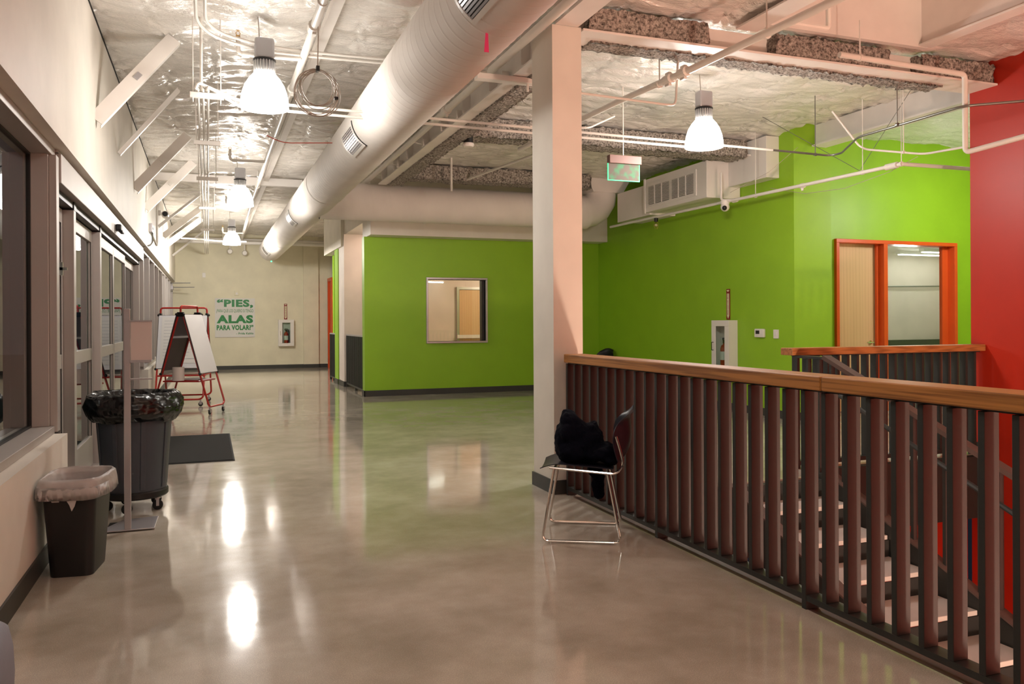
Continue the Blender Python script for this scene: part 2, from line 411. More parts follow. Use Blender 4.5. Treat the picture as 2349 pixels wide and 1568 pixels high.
def foil(name, x0, x1, y0, y1, step, z=CEIL-.035):
    nx = int((x1-x0)/step)+1; ny = int((y1-y0)/step)+1
    X, Y = np.meshgrid(np.linspace(x0, x1, nx), np.linspace(y0, y1, ny))
    Zz = z+foil_height(X, Y)
    me = bpy.data.meshes.new(name); n = nx*ny
    me.vertices.add(n); me.vertices.foreach_set('co', np.stack([X, Y, Zz], -1).ravel())
    a = (np.arange(ny-1)[:, None]*nx+np.arange(nx-1)[None]).ravel()
    q = np.stack([a, a+nx, a+nx+1, a+1], 1).astype(np.int32)
    m = len(q); me.loops.add(m*4); me.loops.foreach_set('vertex_index', q.ravel())
    me.polygons.add(m); me.polygons.foreach_set('loop_start', np.arange(m)*4)
    me.update(calc_edges=True); me.shade_smooth(); me.materials.append(MT['foil'])
    o = bpy.data.objects.new(name, me); COL.objects.link(o); o['kind'] = 'structure'; return o
foil('ceiling', -.88, 7.5, 5.85, 15.2, .027)
foil('ceiling_far', -.88, 3.6, 15.2, 25.3, .045)
foil('ceiling_left', -.88, 4.50, 3.0, 5.85, .03)
foil('ceiling_near', -.88, 4.50, -3.0, 3.0, .10)
foil('ceiling_right', 6.28, 7.42, -3.0, 5.85, .035)
foil('ceiling_corridor', 7.5, 12.5, 5.0, 9.6, .05, CEIL+.06)
cb = MB(); cb.box(-1.2, 4.46, -3.2, 25.5, 4.12, 4.2); cb.box(4.46, 6.32, 5.84, 25.5, 4.12, 4.2); cb.box(6.32, 12.7, -3.2, 15.3, 4.14, 4.2)
struct('ceiling_deck', cb, 'steel_w')
# skylight shaft over the stairs
sh = MB(); sh.box(4.42, 6.36, 5.80, 5.86, 3.925, 5.3); sh.box(4.42, 4.50, -1.5, 5.80, 3.922, 5.3); sh.box(6.28, 6.36, -1.5, 5.80, 3.952, 5.3)
sh.box(4.42, 6.36, -1.56, -1.5, 3.96, 5.3); sh.box(4.42, 6.36, -1.56, 5.86, 5.3, 5.36)
struct('skylight_shaft', sh, 'steel_w')

struct('gap_shade', MB().box(-.88, -.870, -3, 25.3, 3.938, 3.948), 'dk')  # dark strip put in as the shade of the wall-to-foil gap
# ---- left glazing: window_1, entrance doors door_1, window_2
w1 = sroot('window_1')
m = MB(); m.box(-1.17, -.955, -3, 6.11, .651, .70); build(m, 'window_sill', 'alum', w1, bevel=.003)
m = MB(); m.box(-1.17, -.965, -3, 6.24, 2.50, 2.559); build(m, 'window_head', 'alum', w1, bevel=.003)
m = MB(); m.box(-1.13, -.985, 6.10, 6.24, .70, 2.50); m.box(-.985, -.94, 6.125, 6.225, .66, 2.50); build(m, 'mullion', 'alum', w1, bevel=.003)
m = MB(); m.box(-1.115, -1.085, 6.075, 6.099, .70, 2.50); m.box(-1.115, -1.085, -3, 6.075, .701, .715); m.box(-1.115, -1.085, -3, 6.075, 2.485, 2.499)
build(m, 'gasket', 'alum_dark', w1)
m = MB(); m.box(-1.103, -1.097, -3, 6.075, .715, 2.485); build(m, 'pane', 'glass', w1)
d1 = sroot('door_1')
m = MB(); m.box(-1.10, -.93, 6.26, 13.75, 2.335, 2.535); build(m, 'operator_header', 'alum', d1, bevel=.004)
m = MB(); m.box(-1.16, -.95, 6.25, 13.9, 2.54, 2.559); build(m, 'door_head', 'alum', d1)
m = MB(); m.box(-1.12, -.99, 6.30, 13.7, 2.28, 2.33); build(m, 'track', 'black', d1)
def leaf(y0, y1, x, name='door_leaf', st=.06):
    L = build(MB().box(x-.022, x+.022, y0, y0+st, .02, 2.27).box(x-.022, x+.022, y1-st, y1, .02, 2.27)
              .box(x-.022, x+.022, y0+st, y1-st, 2.16, 2.27).box(x-.022, x+.022, y0+st, y1-st, 1.03, 1.14)
              .box(x-.022, x+.022, y0+st, y1-st, .02, .30), name, 'alum', d1, bevel=.003)
    for z0, z1 in ((.30, 1.03), (1.14, 2.16)):
        build(MB().box(x-.004, x+.004, y0+st, y1-st, z0, z1), 'pane', 'glass', L)
    for yy in (y0+st, y1-st-.008):
        build(MB().box(x+.018, x+.0225, yy, yy+.008, .30, 2.16), 'gasket', 'alum_dark', L)
    return L
leaf(6.30, 7.18, -1.085); leaf(7.34, 8.82, -1.075)
leaf(9.00, 10.42, -1.045); leaf(10.44, 11.86, -1.045); leaf(12.0, 13.6, -1.085)
for (a, b) in ((7.20, 7.31), (8.86, 8.97), (13.64, 13.75)):
    build(MB().box(-1.10, -.985, a, b, 0, 2.27), 'door_post', 'alum', d1, bevel=.003)
    build(MB().box(-1.10, -.982, a, b, 2.27, 2.336), 'post_cap', 'black', d1)
build(MB().box(-1.055, -.99, 6.9, 6.93, 1.78, 1.80).box(-1.06, -1.02, 6.90, 6.93, 1.74, 1.84), 'latch', 'chrome', d1)
build(MB().box(-1.12, -.96, 6.25, 13.9, .001, .016), 'threshold', 'alum', d1)
w2 = sroot('window_2')
m = MB(); m.box(-1.17, -.945, 13.95, 25.3, .651, .70); build(m, 'window_sill', 'alum', w2)
m = MB(); m.box(-1.17, -.955, 13.9, 25.3, 2.50, 2.559); build(m, 'window_head', 'alum', w2)
pm = build(MB().box(-1.13, -.94, 13.88, 13.98, .70, 2.50), 'mullion', 'alum', w2)
for yy in (15.2, 16.6, 18.0, 19.4, 20.8, 22.2, 23.6, 25.1): copy_part(pm, w2, (0, yy-13.88, 0))
ps = [13.98]+[15.2, 16.6, 18.0, 19.4, 20.8, 22.2, 23.6, 25.1]
for i in range(8): build(MB().box(-1.103, -1.097, (ps[i] if i == 0 else ps[i]+.1), ps[i+1], .70, 2.50), 'pane', 'glass', w2)
build(MB().box(-1.115, -1.085, 15.19, 15.2, .7, 2.5).box(-1.115, -1.085, 16.59, 16.6, .7, 2.5), 'gasket', 'alum_dark', w2)
gr = MB(); gr.box(-30, -1.23, -20, 45, -.25, -.12); struct('ground_outside', gr, 'dk')
# door operator sensor
t = thing('door_sensor', 'small black motion sensor on the silver sliding door header', 'sensor', (-.93, 9.9, 2.42))
build(MB().box(-.93, -.875, 9.72, 9.92, 2.385, 2.45), 'sensor_body', 'black', t, bevel=.012)
build(MB().box(-.90, -.865, 9.76, 9.96, 2.365, 2.385), 'sensor_lens', 'alum_dark', t, bevel=.004)

# ---- green wall window (window_3)
w3 = sroot('window_3')
f = MB(); ox0, ox1, oz0, oz1 = 3.865, 5.085, .965, 2.215
f.box(ox0, ox1, 14.955, 15.24, gz1, oz1); f.box(ox0, ox1, 14.955, 15.24, oz0, gz0); f.box(ox0, gx0, 14.955, 15.24, gz0, gz1); f.box(gx1, ox1, 14.955, 15.24, gz0, gz1)
build(f, 'window_frame', 'silver', w3, bevel=.004)
build(MB().box(gx0, gx0+.012, 15.0, 15.1, gz0, gz1).box(gx1-.05, gx1, 15.05, 15.2, gz0, gz1), 'gasket', 'alum_dark', w3)
build(MB().box(gx0, gx1, 15.08, 15.088, gz0, gz1), 'pane', 'glass', w3)
# the room behind it
ri = MB(); ri.box(3.78, 8.2, 18.5, 18.6, 0, 3.2); ri.box(8.2, 8.3, 15.22, 18.6, 0, 3.2); ri.box(3.78, 8.3, 15.22, 18.6, 3.2, 3.25)
struct('wall_office', ri, 'pale')
d4 = sroot('door_3')
build(MB().box(5.50, 6.6, 18.44, 18.50, 2.13, 2.19).box(5.50, 5.56, 18.44, 18.50, .0, 2.13), 'door_frame', 'silver', d4)
build(MB().box(5.57, 6.55, 18.46, 18.499, .02, 2.12), 'door_leaf', 'maple', d4)
build(MB().box(5.50, 6.6, 18.40, 18.44, .98, 1.06), 'counter_edge', 'white', d4)
t = thing('tube_light', 'slim white strip light glowing inside the room behind the green wall window', 'light', (4.9, 17.9, 2.3))
build(MB().tube([(4.45, 17.6, 2.26), (5.10, 18.2, 2.28)], .012, 8), 'lamp_tube', 'tube', t)
build(MB().bar((4.45, 17.6, 2.29), (5.10, 18.2, 2.31), .06, .03), 'housing', 'white', t)

# ---- door_2: orange frame with maple door and sidelight
d2 = sroot('door_2')
f = MB()
f.box(dx0, dx1, 9.47, 9.72, 2.505, dz1); f.box(dx0, dx0+.055, 9.47, 9.72, 0, 2.505); f.box(dx1-.06, dx1, 9.47, 9.72, 0, 2.505)
f.box(9.49, 9.565, 9.47, 9.72, 0, 2.505)
build(f, 'door_frame', 'orange', d2, bevel=.004)
build(MB().box(dx0+.055, 9.49, 9.62, 9.665, .01, 2.505), 'door_leaf', 'maple', d2)
build(MB().box(9.44, 9.49, 9.56, 9.60, 0, 2.505).box(10.80, 10.91, 9.60, 9.66, 0, 2.505), 'door_stop', 'orange', d2)
h = build(MB().lathe([(.03, 0), (.03, .012)], 14, (9.36, 9.606, 1.03), 'Y'), 'handle_rose', 'chrome', d2)
build(MB().tube([(9.36, 9.61, 1.03), (9.36, 9.55, 1.03), (9.24, 9.55, 1.03)], .011, 8), 'handle', 'chrome', h)
build(MB().box(9.565, 10.91, 9.615, 9.623, 0, 2.505), 'pane', 'glass', d2)
# room behind door_2
rr = MB(); rr.box(8.1, 15.4, 13.6, 13.7, 0, 3.3); rr.box(15.3, 15.4, 9.7, 13.7, 0, 3.3); rr.box(8.0, 8.1, 9.75, 13.7, 0, 3.3)
struct('wall_classroom', rr, 'pale')
rc = MB(); rc.box(8.1, 15.4, 9.71, 13.7, 2.80, 2.9); struct('ceiling_classroom', rc, 'white')
rs = MB(); rs.box(8.1, 15.3, 13.5, 13.6, 0, .93); struct('trim_2', rs, 'base')
for k, (y, lab) in enumerate(((12.5, 'nearer glowing strip light on the ceiling behind the orange sidelight'), (13.1, 'farther glowing strip light on the ceiling behind the orange sidelight'))):
    t = thing('strip_light', lab, 'light', (13.8, y, 2.9), group='strip lights seen through the sidelight')
    build(MB().box(13.5, 15.2, y-.06, y+.06, 2.735, 2.80), 'housing', 'white', t)
    build(MB().box(13.55, 15.15, y-.05, y+.05, 2.72, 2.735), 'diffuser', 'tube', t)
t = thing('wall_rail', 'thin grey pipe running across the pale wall behind the orange sidelight', 'rail', (13, 13.5, 2.08))
build(MB().tube([(9.5, 13.55, 2.03), (15.2, 13.55, 2.10)], .016, 8), 'pipe', 'conduit', t)
# far orange door frame
d5 = sroot('door_4'); build(MB().box(3.41, 3.56, 24.35, 24.5, 0, 2.70).box(3.41, 3.56, 25.08, 25.2, 0, 2.70).box(3.41, 3.56, 24.5, 25.08, 2.6, 2.70), 'door_frame', 'orange', d5)
build(MB().box(3.47, 3.54, 24.5, 25.08, 0, 2.6), 'door_leaf', 'orange', d5)

# ---- steel: girder along the corridor and cross beams, with sprayed fireproofing
def rough_slab(x0, x1, y0, y1, z0, z1, step, amp, seed):
    """a lumpy sprayed crust: box surface subdivided and pushed about"""
    r = np.random.default_rng(seed); bm = bmesh.new()
    def grid(o, a, b, na, nb):
        vs = [[bm.verts.new(Vector(o)+Vector(a)*(i/na)+Vector(b)*(j/nb)) for j in range(nb+1)] for i in range(na+1)]
        for i in range(na):
            for j in range(nb): bm.faces.new((vs[i][j], vs[i+1][j], vs[i+1][j+1], vs[i][j+1]))
    dx, dy, dz = x1-x0, y1-y0, z1-z0; N = lambda d: max(2, int(d/step))
    grid((x0,y0,z0), (dx,0,0), (0,dy,0), N(dx), N(dy))
    grid((x0,y0,z0), (dx,0,0), (0,0,dz), N(dx), N(dz)); grid((x0,y1,z0), (dx,0,0), (0,0,dz), N(dx), N(dz))
    grid((x0,y0,z0), (0,dy,0), (0,0,dz), N(dy), N(dz)); grid((x1,y0,z0), (0,dy,0), (0,0,dz), N(dy), N(dz))
    bmesh.ops.remove_doubles(bm, verts=bm.verts, dist=1e-4)
    for v in bm.verts:
        p = v.co; k = math.sin(p.x*7+p.y*5+seed)*math.sin(p.y*6.1+p.z*9)*.5
        v.co += Vector(r.normal(0, amp, 3))+Vector((0, 0, -abs(k)*amp*1.2))
    me = bpy.data.meshes.new('crust'); bm.to_mesh(me); bm.free(); me.shade_smooth(); me.materials.append(MT['fire']); return me
def crust(name, parent, *a):
    o = bpy.data.objects.new(name, rough_slab(*a)); link(o, parent); o.location = -ORG[parent.name]; return o
g = thing('girder', 'long white steel girder with fireproofed underside beside the big duct', 'girder', (2.7, 6.4, 3.6))
build(MB().box(2.69, 2.705, 6.39, 13.24, 3.64, 3.94), 'web', 'steel_w', g)
build(MB().box(2.62, 2.78, 6.39, 13.24, 3.625, 3.64), 'flange', 'steel_w', g)
build(MB().box(2.60, 2.80, -3, 5.945, 3.74, 3.76).box(2.72, 2.74, -3, 5.945, 3.76, 3.94), 'flange', 'steel_w', g)
st = None
for k in range(8):
    y = 6.7+.88*k
    if st is None: st = build(MB().box(2.60, 2.69, y, y+.012, 3.64, 3.95), 'stiffener', 'steel_w', g)
    else: copy_part(st, g, (0, .88*k, 0))
kb = None
for k in range(4):
    y = 7.25+1.5*k
    if kb is None: kb = build(MB().bar((2.50, y+.18, 3.73), (2.66, y, 3.66), .05, .008).box(2.60, 2.67, y-.06, y+.03, 3.64, 3.73), 'clip', 'steel_w', g)
    else: copy_part(kb, g, (0, 1.5*k, 0))
crust('fireproofing', g, 2.765, 2.98, 6.42, 13.2, 3.61, 3.78, .035, .0065, 3)
b1 = thing('cross_beam', 'fireproofed cross beam running right from the top of the column', 'beam', (5, 6.1, 3.7))
build(MB().box(2.84, 7.42, 6.09, 6.11, 3.74, 3.94), 'web', 'steel_w', b1)
build(MB().box(2.84, 7.45, 5.93, 6.27, 3.715, 3.735), 'flange', 'steel_w', b1, bevel=.004)
for i, (a, b) in enumerate(((2.90, 4.05), (4.75, 6.05), (6.45, 7.40))):
    crust('fireproofing', b1, a, b, 5.955, 6.09, 3.735, 3.93, .032, .007, 20+i)
crust('fireproofing', b1, 3.0, 6.9, 6.12, 6.33, 3.70, 3.80, .035, .008, 31)
b2 = thing('cross_beam', 'lumpy fireproofed cross beam behind the green exit sign', 'beam', (5, 9.75, 3.7))
build(MB().box(2.95, 7.3, 9.84, 9.86, 3.74, 3.97).box(2.95, 7.3, 9.70, 10.0, 3.725, 3.74), 'web', 'steel_w', b2)
crust('fireproofing', b2, 3.0, 7.2, 9.68, 10.03, 3.69, 3.93, .04, .008, 41)
b3 = thing('cross_beam', 'dark fireproofed beam above the crosswise duct', 'beam', (5, 13.0, 3.7))
build(MB().box(3.0, 6.35, 13.12, 13.14, 3.76, 3.94), 'web', 'steel_w', b3)
crust('fireproofing', b3, 3.0, 6.35, 12.96, 13.24, 3.71, 3.95, .05, .008, 51)
t = thing('roof_joist', 'deep white joist crossing the foil ceiling at far end of left aisle', 'beam', (.3, 15, 3.9))
build(MB().box(-.88, 1.6, 15.0, 15.1, 3.80, 3.93), 'joist', 'steel_w', t)
t = thing('roof_joist', 'white steel purlin running beside the sprinkler main over the left aisle', 'beam', (1, 10, 3.9))
build(MB().box(.93, 1.01, 2, 25.0, 3.87, 3.95), 'joist', 'steel_w', t)
t = thing('edge_beam', 'pale steel edge beam left of the skylight shaft above the stairs', 'beam', (4.4, 4, 3.9))
build(MB().box(4.30, 4.52, -1.5, 5.93, 3.90, 3.92).box(4.40, 4.42, -1.5, 5.93, 3.92, 4.05), 'flange', 'steel_w', t, bevel=.004)
t = thing('edge_beam', 'pale steel edge beam right of the skylight shaft above the stairs', 'beam', (6.3, 4, 3.95))
build(MB().box(6.24, 6.40, -1.5, 5.80, 3.93, 3.95), 'flange', 'steel_w', t, bevel=.004)
t = thing('roof_joist', 'grey sloping beam high behind the right hand conduits near the red wall', 'beam', (8, 8, 3.9))
build(MB().box(7.86, 7.98, 5.9, 9.05, 3.78, 4.06).box(7.80, 8.04, 5.9, 9.05, 3.76, 3.78), 'joist', 'steel_w', t)
t = thing('roof_joist', 'short white beam at the top of the photo crossing above the first lamp', 'beam', (2, 5.5, 3.9))
build(MB().box(1.15, 2.6, 5.35, 5.55, 3.88, 3.96), 'joist', 'steel_w', t)

# ================================================================== DUCTS
def spiral(name, parent, c, r, axis, a, b, pitch=.125, ridge=.0024, n=56, flip=1):
    """duct skin with a helical seam"""
    per = 5; L = abs(b-a); m = int(L/pitch*per); vs = []; us = np.linspace(a, b, m+1)
    fr = [0, .10, .16, .22, .32]
    th = np.linspace(0, 2*PI, n, endpoint=False)
    allp = []
    k = int(L/pitch)
    # rings follow the helix: ring position shifts with angle
    pos = []
    for q in range(-1, k+2):
        for fr_ in fr: pos.append((q+fr_)*pitch)
    prof = [0, 0, ridge, 0, 0]*(k+3)
    for s_, h in zip(pos, prof):
        sh_ = np.clip(s_+th/(2*PI)*pitch*flip, 0, L)
        t_ = a+sh_*np.sign(b-a)
        rr_ = r+np.where((sh_ > 0) & (sh_ < L), h, 0)
        cx = np.cos(th)*rr_; cz = np.sin(th)*rr_
        if axis == 'Y': P = np.stack([c[0]+cx, t_, c[1]+cz], 1)
        else: P = np.stack([t_, c[0]+cx, c[1]+cz], 1)
        allp.append(P)
    P = np.concatenate(allp); R = len(allp); fs = []
    for i in range(R-1):
        for j in range(n): fs.append((i*n+j, i*n+(j+1) % n, (i+1)*n+(j+1) % n, (i+1)*n+j))
    mb = MB(); mb.v = [tuple(p) for p in P]; mb.f = fs
    return build(mb, name, 'duct', parent, smooth='auto')
DX, DZ, DR = 1.635, 3.39, .30
d = thing('spiral_duct', 'big off-white spiral air duct running the length of the ceiling', 'duct', (DX, 12, DZ))
spiral('duct_body', d, (DX, DZ), DR, 'Y', -2.5, 23.6)
build(MB().lathe([(DR, 23.55), (DR*.99, 23.7), (.0001, 23.72)], 48, (DX, 0, DZ), 'Y'), 'end_cap', 'duct', d, smooth='auto')
for y in (12.0, 14.7, 19.4):
    build(MB().lathe([(DR+.004, y-.02), (DR+.010, y), (DR+.004, y+.02)], 48, (DX, 0, DZ), 'Y', cap=False), 'joint_band', 'duct', d, smooth='auto')
def patch(mb, a0, a1, y0, y1, r0, r1, n=8):
    """curved slab lying on the duct skin between angles a0..a1 (degrees)"""
    V = []
    for k in range(n+1):
        a = math.radians(a0+(a1-a0)*k/n)
        for r, y in ((r0, y0), (r1, y0), (r1, y1), (r0, y1)): V.append((DX+r*math.cos(a), y, DZ+r*math.sin(a)))
    F = [(0, 1, 2, 3), (n*4+3, n*4+2, n*4+1, n*4)]
    for k in range(n):
        for q in range(4): F.append((k*4+q, k*4+(q+1) % 4, k*4+4+(q+1) % 4, k*4+4+q))
    return mb.add(V, F)
def grille(y0, y1, a0, a1, dark=True):
    """register lying in the curved duct wall"""
    e = .03; ea = math.degrees(e/DR); f = MB(); r0, r1 = DR-.01, DR+.014
    patch(f, a0, a1, y0, y0+e, r0, r1); patch(f, a0, a1, y1-e, y1, r0, r1)
    patch(f, a0, a0+ea, y0+e, y1-e, r0, r1, 2); patch(f, a1-ea, a1, y0+e, y1-e, r0, r1, 2)
    g = build(f, 'register', 'white', d)
    build(patch(MB(), a0+ea, a1-ea, y0+e, y1-e, DR+.001, DR+.0035), 'register_back', 'alum_dark' if dark else 'silver', g)
    n = 9; s_ = MB()
    for k in range(n):
        a = a0+ea+(k+.5)*(a1-a0-2*ea)/n
        patch(s_, a-1.3, a+1.3, y0+e, y1-e, DR+.0045, DR+.011, 1)
    build(s_, 'louvres', 'silver', g)
    build(patch(MB(), a0-3, a1+3, y0-.018, y0-.001, DR+.0005, DR+.007), 'gasket', 'alum_dark', g)
grille(3.80, 4.56, 192, 240)
grille(8.08, 8.70, 188, 238, False); grille(14.82, 15.35, 188, 240, False); grille(21.6, 22.3, 188, 240, False)
t = tag(build(MB().add([(1.56, 4.6, 3.10), (1.575, 4.6, 3.10), (1.58, 4.6, 2.985), (1.55, 4.6, 2.985), (1.56, 4.604, 3.10), (1.575, 4.604, 3.10), (1.58, 4.604, 2.985), (1.55, 4.604, 2.985)],
    [(0,1,2,3), (7,6,5,4), (0,4,5,1), (1,5,6,2), (2,6,7,3), (3,7,4,0)]), 'marker_tape', 'pink'), 'scrap of pink marking tape hanging from the big duct', 'tape')
d2_ = thing('spiral_duct', 'pinkish spiral branch duct running crosswise in front of the green wall', 'duct', (4, 13.6, DZ))
spiral('duct_body', d2_, (13.6, DZ-.012), .308, 'X', 1.72, 6.55, .30, .003, 48)
# elbow: gored bend rising to the flared transition
el = MB(); c0 = Vector((6.50, 13.6, DZ)); R0 = .36; rings = []; n = 32
for k in range(5):
    a = PI/2*k/4; cx = c0+Vector((math.sin(a)*R0, 0, (1-math.cos(a))*R0)); dx_ = Vector((math.cos(a), 0, math.sin(a))); up = Vector((-math.sin(a), 0, math.cos(a)))
    rings.append([cx+up*math.cos(2*PI*j/n)*.30+Vector((0, 1, 0))*math.sin(2*PI*j/n)*.30 for j in range(n)])
el.add([p for r in rings for p in r], [(i*n+j, i*n+(j+1) % n, (i+1)*n+(j+1) % n, (i+1)*n+j) for i in range(4) for j in range(n)])
build(el, 'elbow', 'duct', d2_, smooth='auto')
build(MB().add([(6.56, 13.3, 3.72), (7.16, 13.3, 3.72), (7.16, 13.9, 3.72), (6.56, 13.9, 3.72), (6.40, 13.25, 3.98), (7.30, 13.25, 3.98), (7.30, 13.95, 3.98), (6.40, 13.95, 3.98)],
    [(3,2,1,0),(4,5,6,7),(0,1,5,4),(1,2,6,5),(2,3,7,6),(3,0,4,7)]), 'flare', 'duct', d2_)

# ---- ceiling air unit on the green wall
a = thing('air_unit', 'boxy white fan unit with louvred grille high on the green wall', 'air unit', (7.2, 11, 3.2))
build(MB().box(6.90, 7.49, 10.24, 12.05, 3.19, 3.74), 'casing', 'white', a, bevel=.006)
build(MB().box(6.99, 7.49, 12.05, 13.2, 3.16, 3.68), 'plenum', 'duct', a)
build(MB().box(6.885, 6.90, 10.50, 11.98, 3.60, 3.65).box(6.885, 6.90, 10.50, 11.98, 3.255, 3.30).box(6.885, 6.90, 10.50, 10.56, 3.30, 3.60).box(6.885, 6.90, 11.92, 11.98, 3.30, 3.60).box(6.885, 6.90, 11.19, 11.26, 3.30, 3.60), 'grille_frame', 'white', a)
build(MB().box(6.880, 6.90, 12.02, 12.06, 3.17, 3.75), 'flange', 'white', a)
build(MB().box(6.893, 6.899, 10.56, 11.92, 3.30, 3.60), 'grille_back', 'alum_dark', a)
sl = None
for k in range(15):
    z = 3.31+k*.0195
    if sl is None: sl = build(MB().box(6.878, 6.892, 10.56, 11.92, z, z+.009), 'slat', 'white', a)
    else: copy_part(sl, a, (0, 0, k*.0195))
bar_ = MB()
for y in (10.77, 10.98, 11.48, 11.70): bar_.box(6.874, 6.892, y, y+.012, 3.30, 3.60)
build(bar_, 'grille_bar', 'white', a)
t = thing('duct_box', 'white boxed enclosure under the ceiling left of the green pier', 'box', (7.4, 9.8, 3.6))
build(MB().box(7.28, 7.498, 9.36, 10.9, 3.36, 3.94), 'casing', 'white', t, bevel=.004)

# ================================================================== HIGH BAY LAMPS
def make_lamp():
    t = thing('pendant_lamp', 'nearest glowing bell lamp over the left aisle, beside the big duct', 'lamp', (.46, 7.22, 3.20), group='high bay pendant lamps')
    o = t.location; c = (o.x, o.y, o.z)
    prof = [(.200, 0), (.199, .02), (.195, .07), (.184, .13), (.163, .19), (.130, .245), (.100, .28), (.082, .30)]
    sh_ = build(MB().lathe(prof, 32, c), 'lamp_shade', 'bell', t, smooth='auto')
    hs = MB(); hs.lathe([(.060, .30), (.060, .40)], 20, c)
    for k in range(22):
        a = 2*PI*k/22; T = Matrix.Translation(Vector(c)) @ Matrix.Rotation(a, 4, 'Z')
        hs.box(.055, .090, -.004, .004, .305, .395, T)
    build(hs, 'heat_sink', 'fins', t)
    build(MB().lathe([(.094, .398), (.094, .412)], 24, c), 'collar', 'black', t, smooth='auto')
    build(MB().box(c[0]-.08, c[0]+.08, c[1]-.055, c[1]+.055, c[2]+.412, c[2]+.59), 'driver_box', 'ltgrey', t, bevel=.02)
    build(MB().tube([(c[0]-.04, c[1], c[2]+.59), (c[0]-.05, c[1], c[2]+.78)], .004, 6), 'suspension_cord', 'cable', t)
    return t
lamp = make_lamp()
for p, lab in (((.48, 13.39, 3.20), 'second glowing bell lamp from the camera over the left aisle'), ((.53, 20.14, 3.20), 'farthest and smallest glowing bell lamp over the left aisle'),
               ((4.91, 7.33, 3.20), 'glowing bell lamp over the stairs right of the exit sign')):
    copy_thing(lamp, p, lab)
for p, lab in (((.46, .9, 3.20), 'bell lamp behind the camera over the left aisle'), ((10.2, 7.6, 3.20), 'bell lamp in the side corridor past the red wall')):
    copy_thing(lamp, p, lab)
def point(name, loc, w_, col, r=.12):
    l = bpy.data.lights.new(name, 'POINT'); l.energy = w_; l.color = col; l.shadow_soft_size = r
    o = bpy.data.objects.new(name, l); COL.objects.link(o); o.location = loc; return o
point('stairwell_fill', (3.6, -1.4, -1.3), STAIR_W, STAIR_COL, .15)  # added fill without a fixture, imitates salmon bounce from below
point('room_lamp', (6.8, 16.6, 2.7), 100, (1, .68, .55), .15)
point('classroom_lamp', (11.5, 11.0, 2.3), 95, (1, .93, .85), .15)
point('inner_lamp', (3.3, 16.2, 3.3), 40, (1, .75, .65), .15)

for n_, p in (('near', (.46, 7.22, 3.15)), ('mid', (.48, 13.39, 3.15)), ('far', (.53, 20.14, 3.15)), ('right', (4.91, 7.33, 3.15)), ('back', (.46, .9, 3.15)), ('side', (10.2, 7.6, 3.15))):
    point('bell_glow_'+n_, p, LAMP_W[n_], BELL_COL, .16)
# ================================================================== GUARD RAILS
GY0 = 5.903; PITCH = .1366
g = thing('guard_rail', 'long oak-topped railing of dark flat bars around the stairwell', 'railing', (2.7, 5.9, 0))
build(MB().box(2.625, 2.795, 3.0, 5.87, 1.052, 1.118), 'top_rail', 'oak', g, bevel=.006)
build(MB().box(2.625, 2.795, .2, 2.994, 1.052, 1.118), 'top_rail', 'oak', g, bevel=.006)
build(MB().box(2.675, 2.725, .2, 5.90, 1.040, 1.052), 'sub_rail', 'steel_d', g)
build(MB().box(2.66, 2.738, .2, 5.90, .042, .070), 'bottom_rail', 'steel_d', g)
bal = None
for k in range(42):
    y = GY0-PITCH*k
    if (k % 10) == 0:
        build(MB().box(2.658, 2.737, y-.030, y, 0, 1.042), 'post', 'steel_d', g, bevel=.002); continue
    if bal is None:
        y1 = y; bal = build(MB().box(2.66, 2.735, y-.028, y, .0705, 1.0395), 'baluster', 'steel_d', g, bevel=.002)
    else: copy_part(bal, g, (0, y-y1, 0))
g = thing('guard_rail', 'far oak-topped railing along the back of the stairwell by the red wall', 'railing', (6, 6.15, 0))
build(MB().box(5.0, 7.41, 6.07, 6.235, 1.052, 1.118), 'top_rail', 'oakx', g, bevel=.006)
build(MB().box(5.08, 7.41, 6.135, 6.185, 1.040, 1.052), 'sub_rail', 'steel_d', g)
build(MB().box(5.08, 7.41, 6.125, 6.20, .032, .070), 'bottom_rail', 'steel_d', g)
bal = None
for k in range(20):
    x = 5.10+.1165*k
    if bal is None: bal = build(MB().box(x, x+.028, 6.125, 6.20, .069, 1.041), 'baluster', 'steel_d', g); xx = x
    else: copy_part(bal, g, (x-xx, 0, 0))
build(MB().box(5.10, 5.13, 6.123, 6.203, 0, .07).box(7.31, 7.34, 6.123, 6.203, 0, .07), 'post', 'steel_d', g)
# railings in the openings beside the green room
def small_rail(y0, y1, label):
    g = thing('opening_railing', label, 'railing', (2.78, (y0+y1)/2, 0), group='black railings in the openings by the green wall')
    build(MB().box(2.75, 2.80, y0, y1, 1.09, 1.12), 'top_rail', 'silver', g)
    build(MB().box(2.755, 2.795, y0, y1, .06, .095), 'bottom_rail', 'steel_d', g)
    b0 = None; n = int((y1-y0)/.115)
    for k in range(n+1):
        y = y0+k*(y1-y0-.03)/n
        if b0 is None: b0 = build(MB().box(2.755, 2.795, y, y+.03, .095, 1.09), 'baluster', 'steel_d', g); yb = y
        else: copy_part(b0, g, (0, y-yb, 0))
    build(MB().box(2.75, 2.80, y0, y0+.05, 0, 1.09).box(2.75, 2.80, (y0+y1)/2, (y0+y1)/2+.06, 0, .06).box(2.75, 2.80, y1-.05, y1, 0, 1.09), 'post', 'steel_d', g)
small_rail(15.26, 17.46, 'black picket railing in the wide opening left of the green wall')
small_rail(18.80, 19.96, 'black picket railing in the narrow far opening past the pale pier')

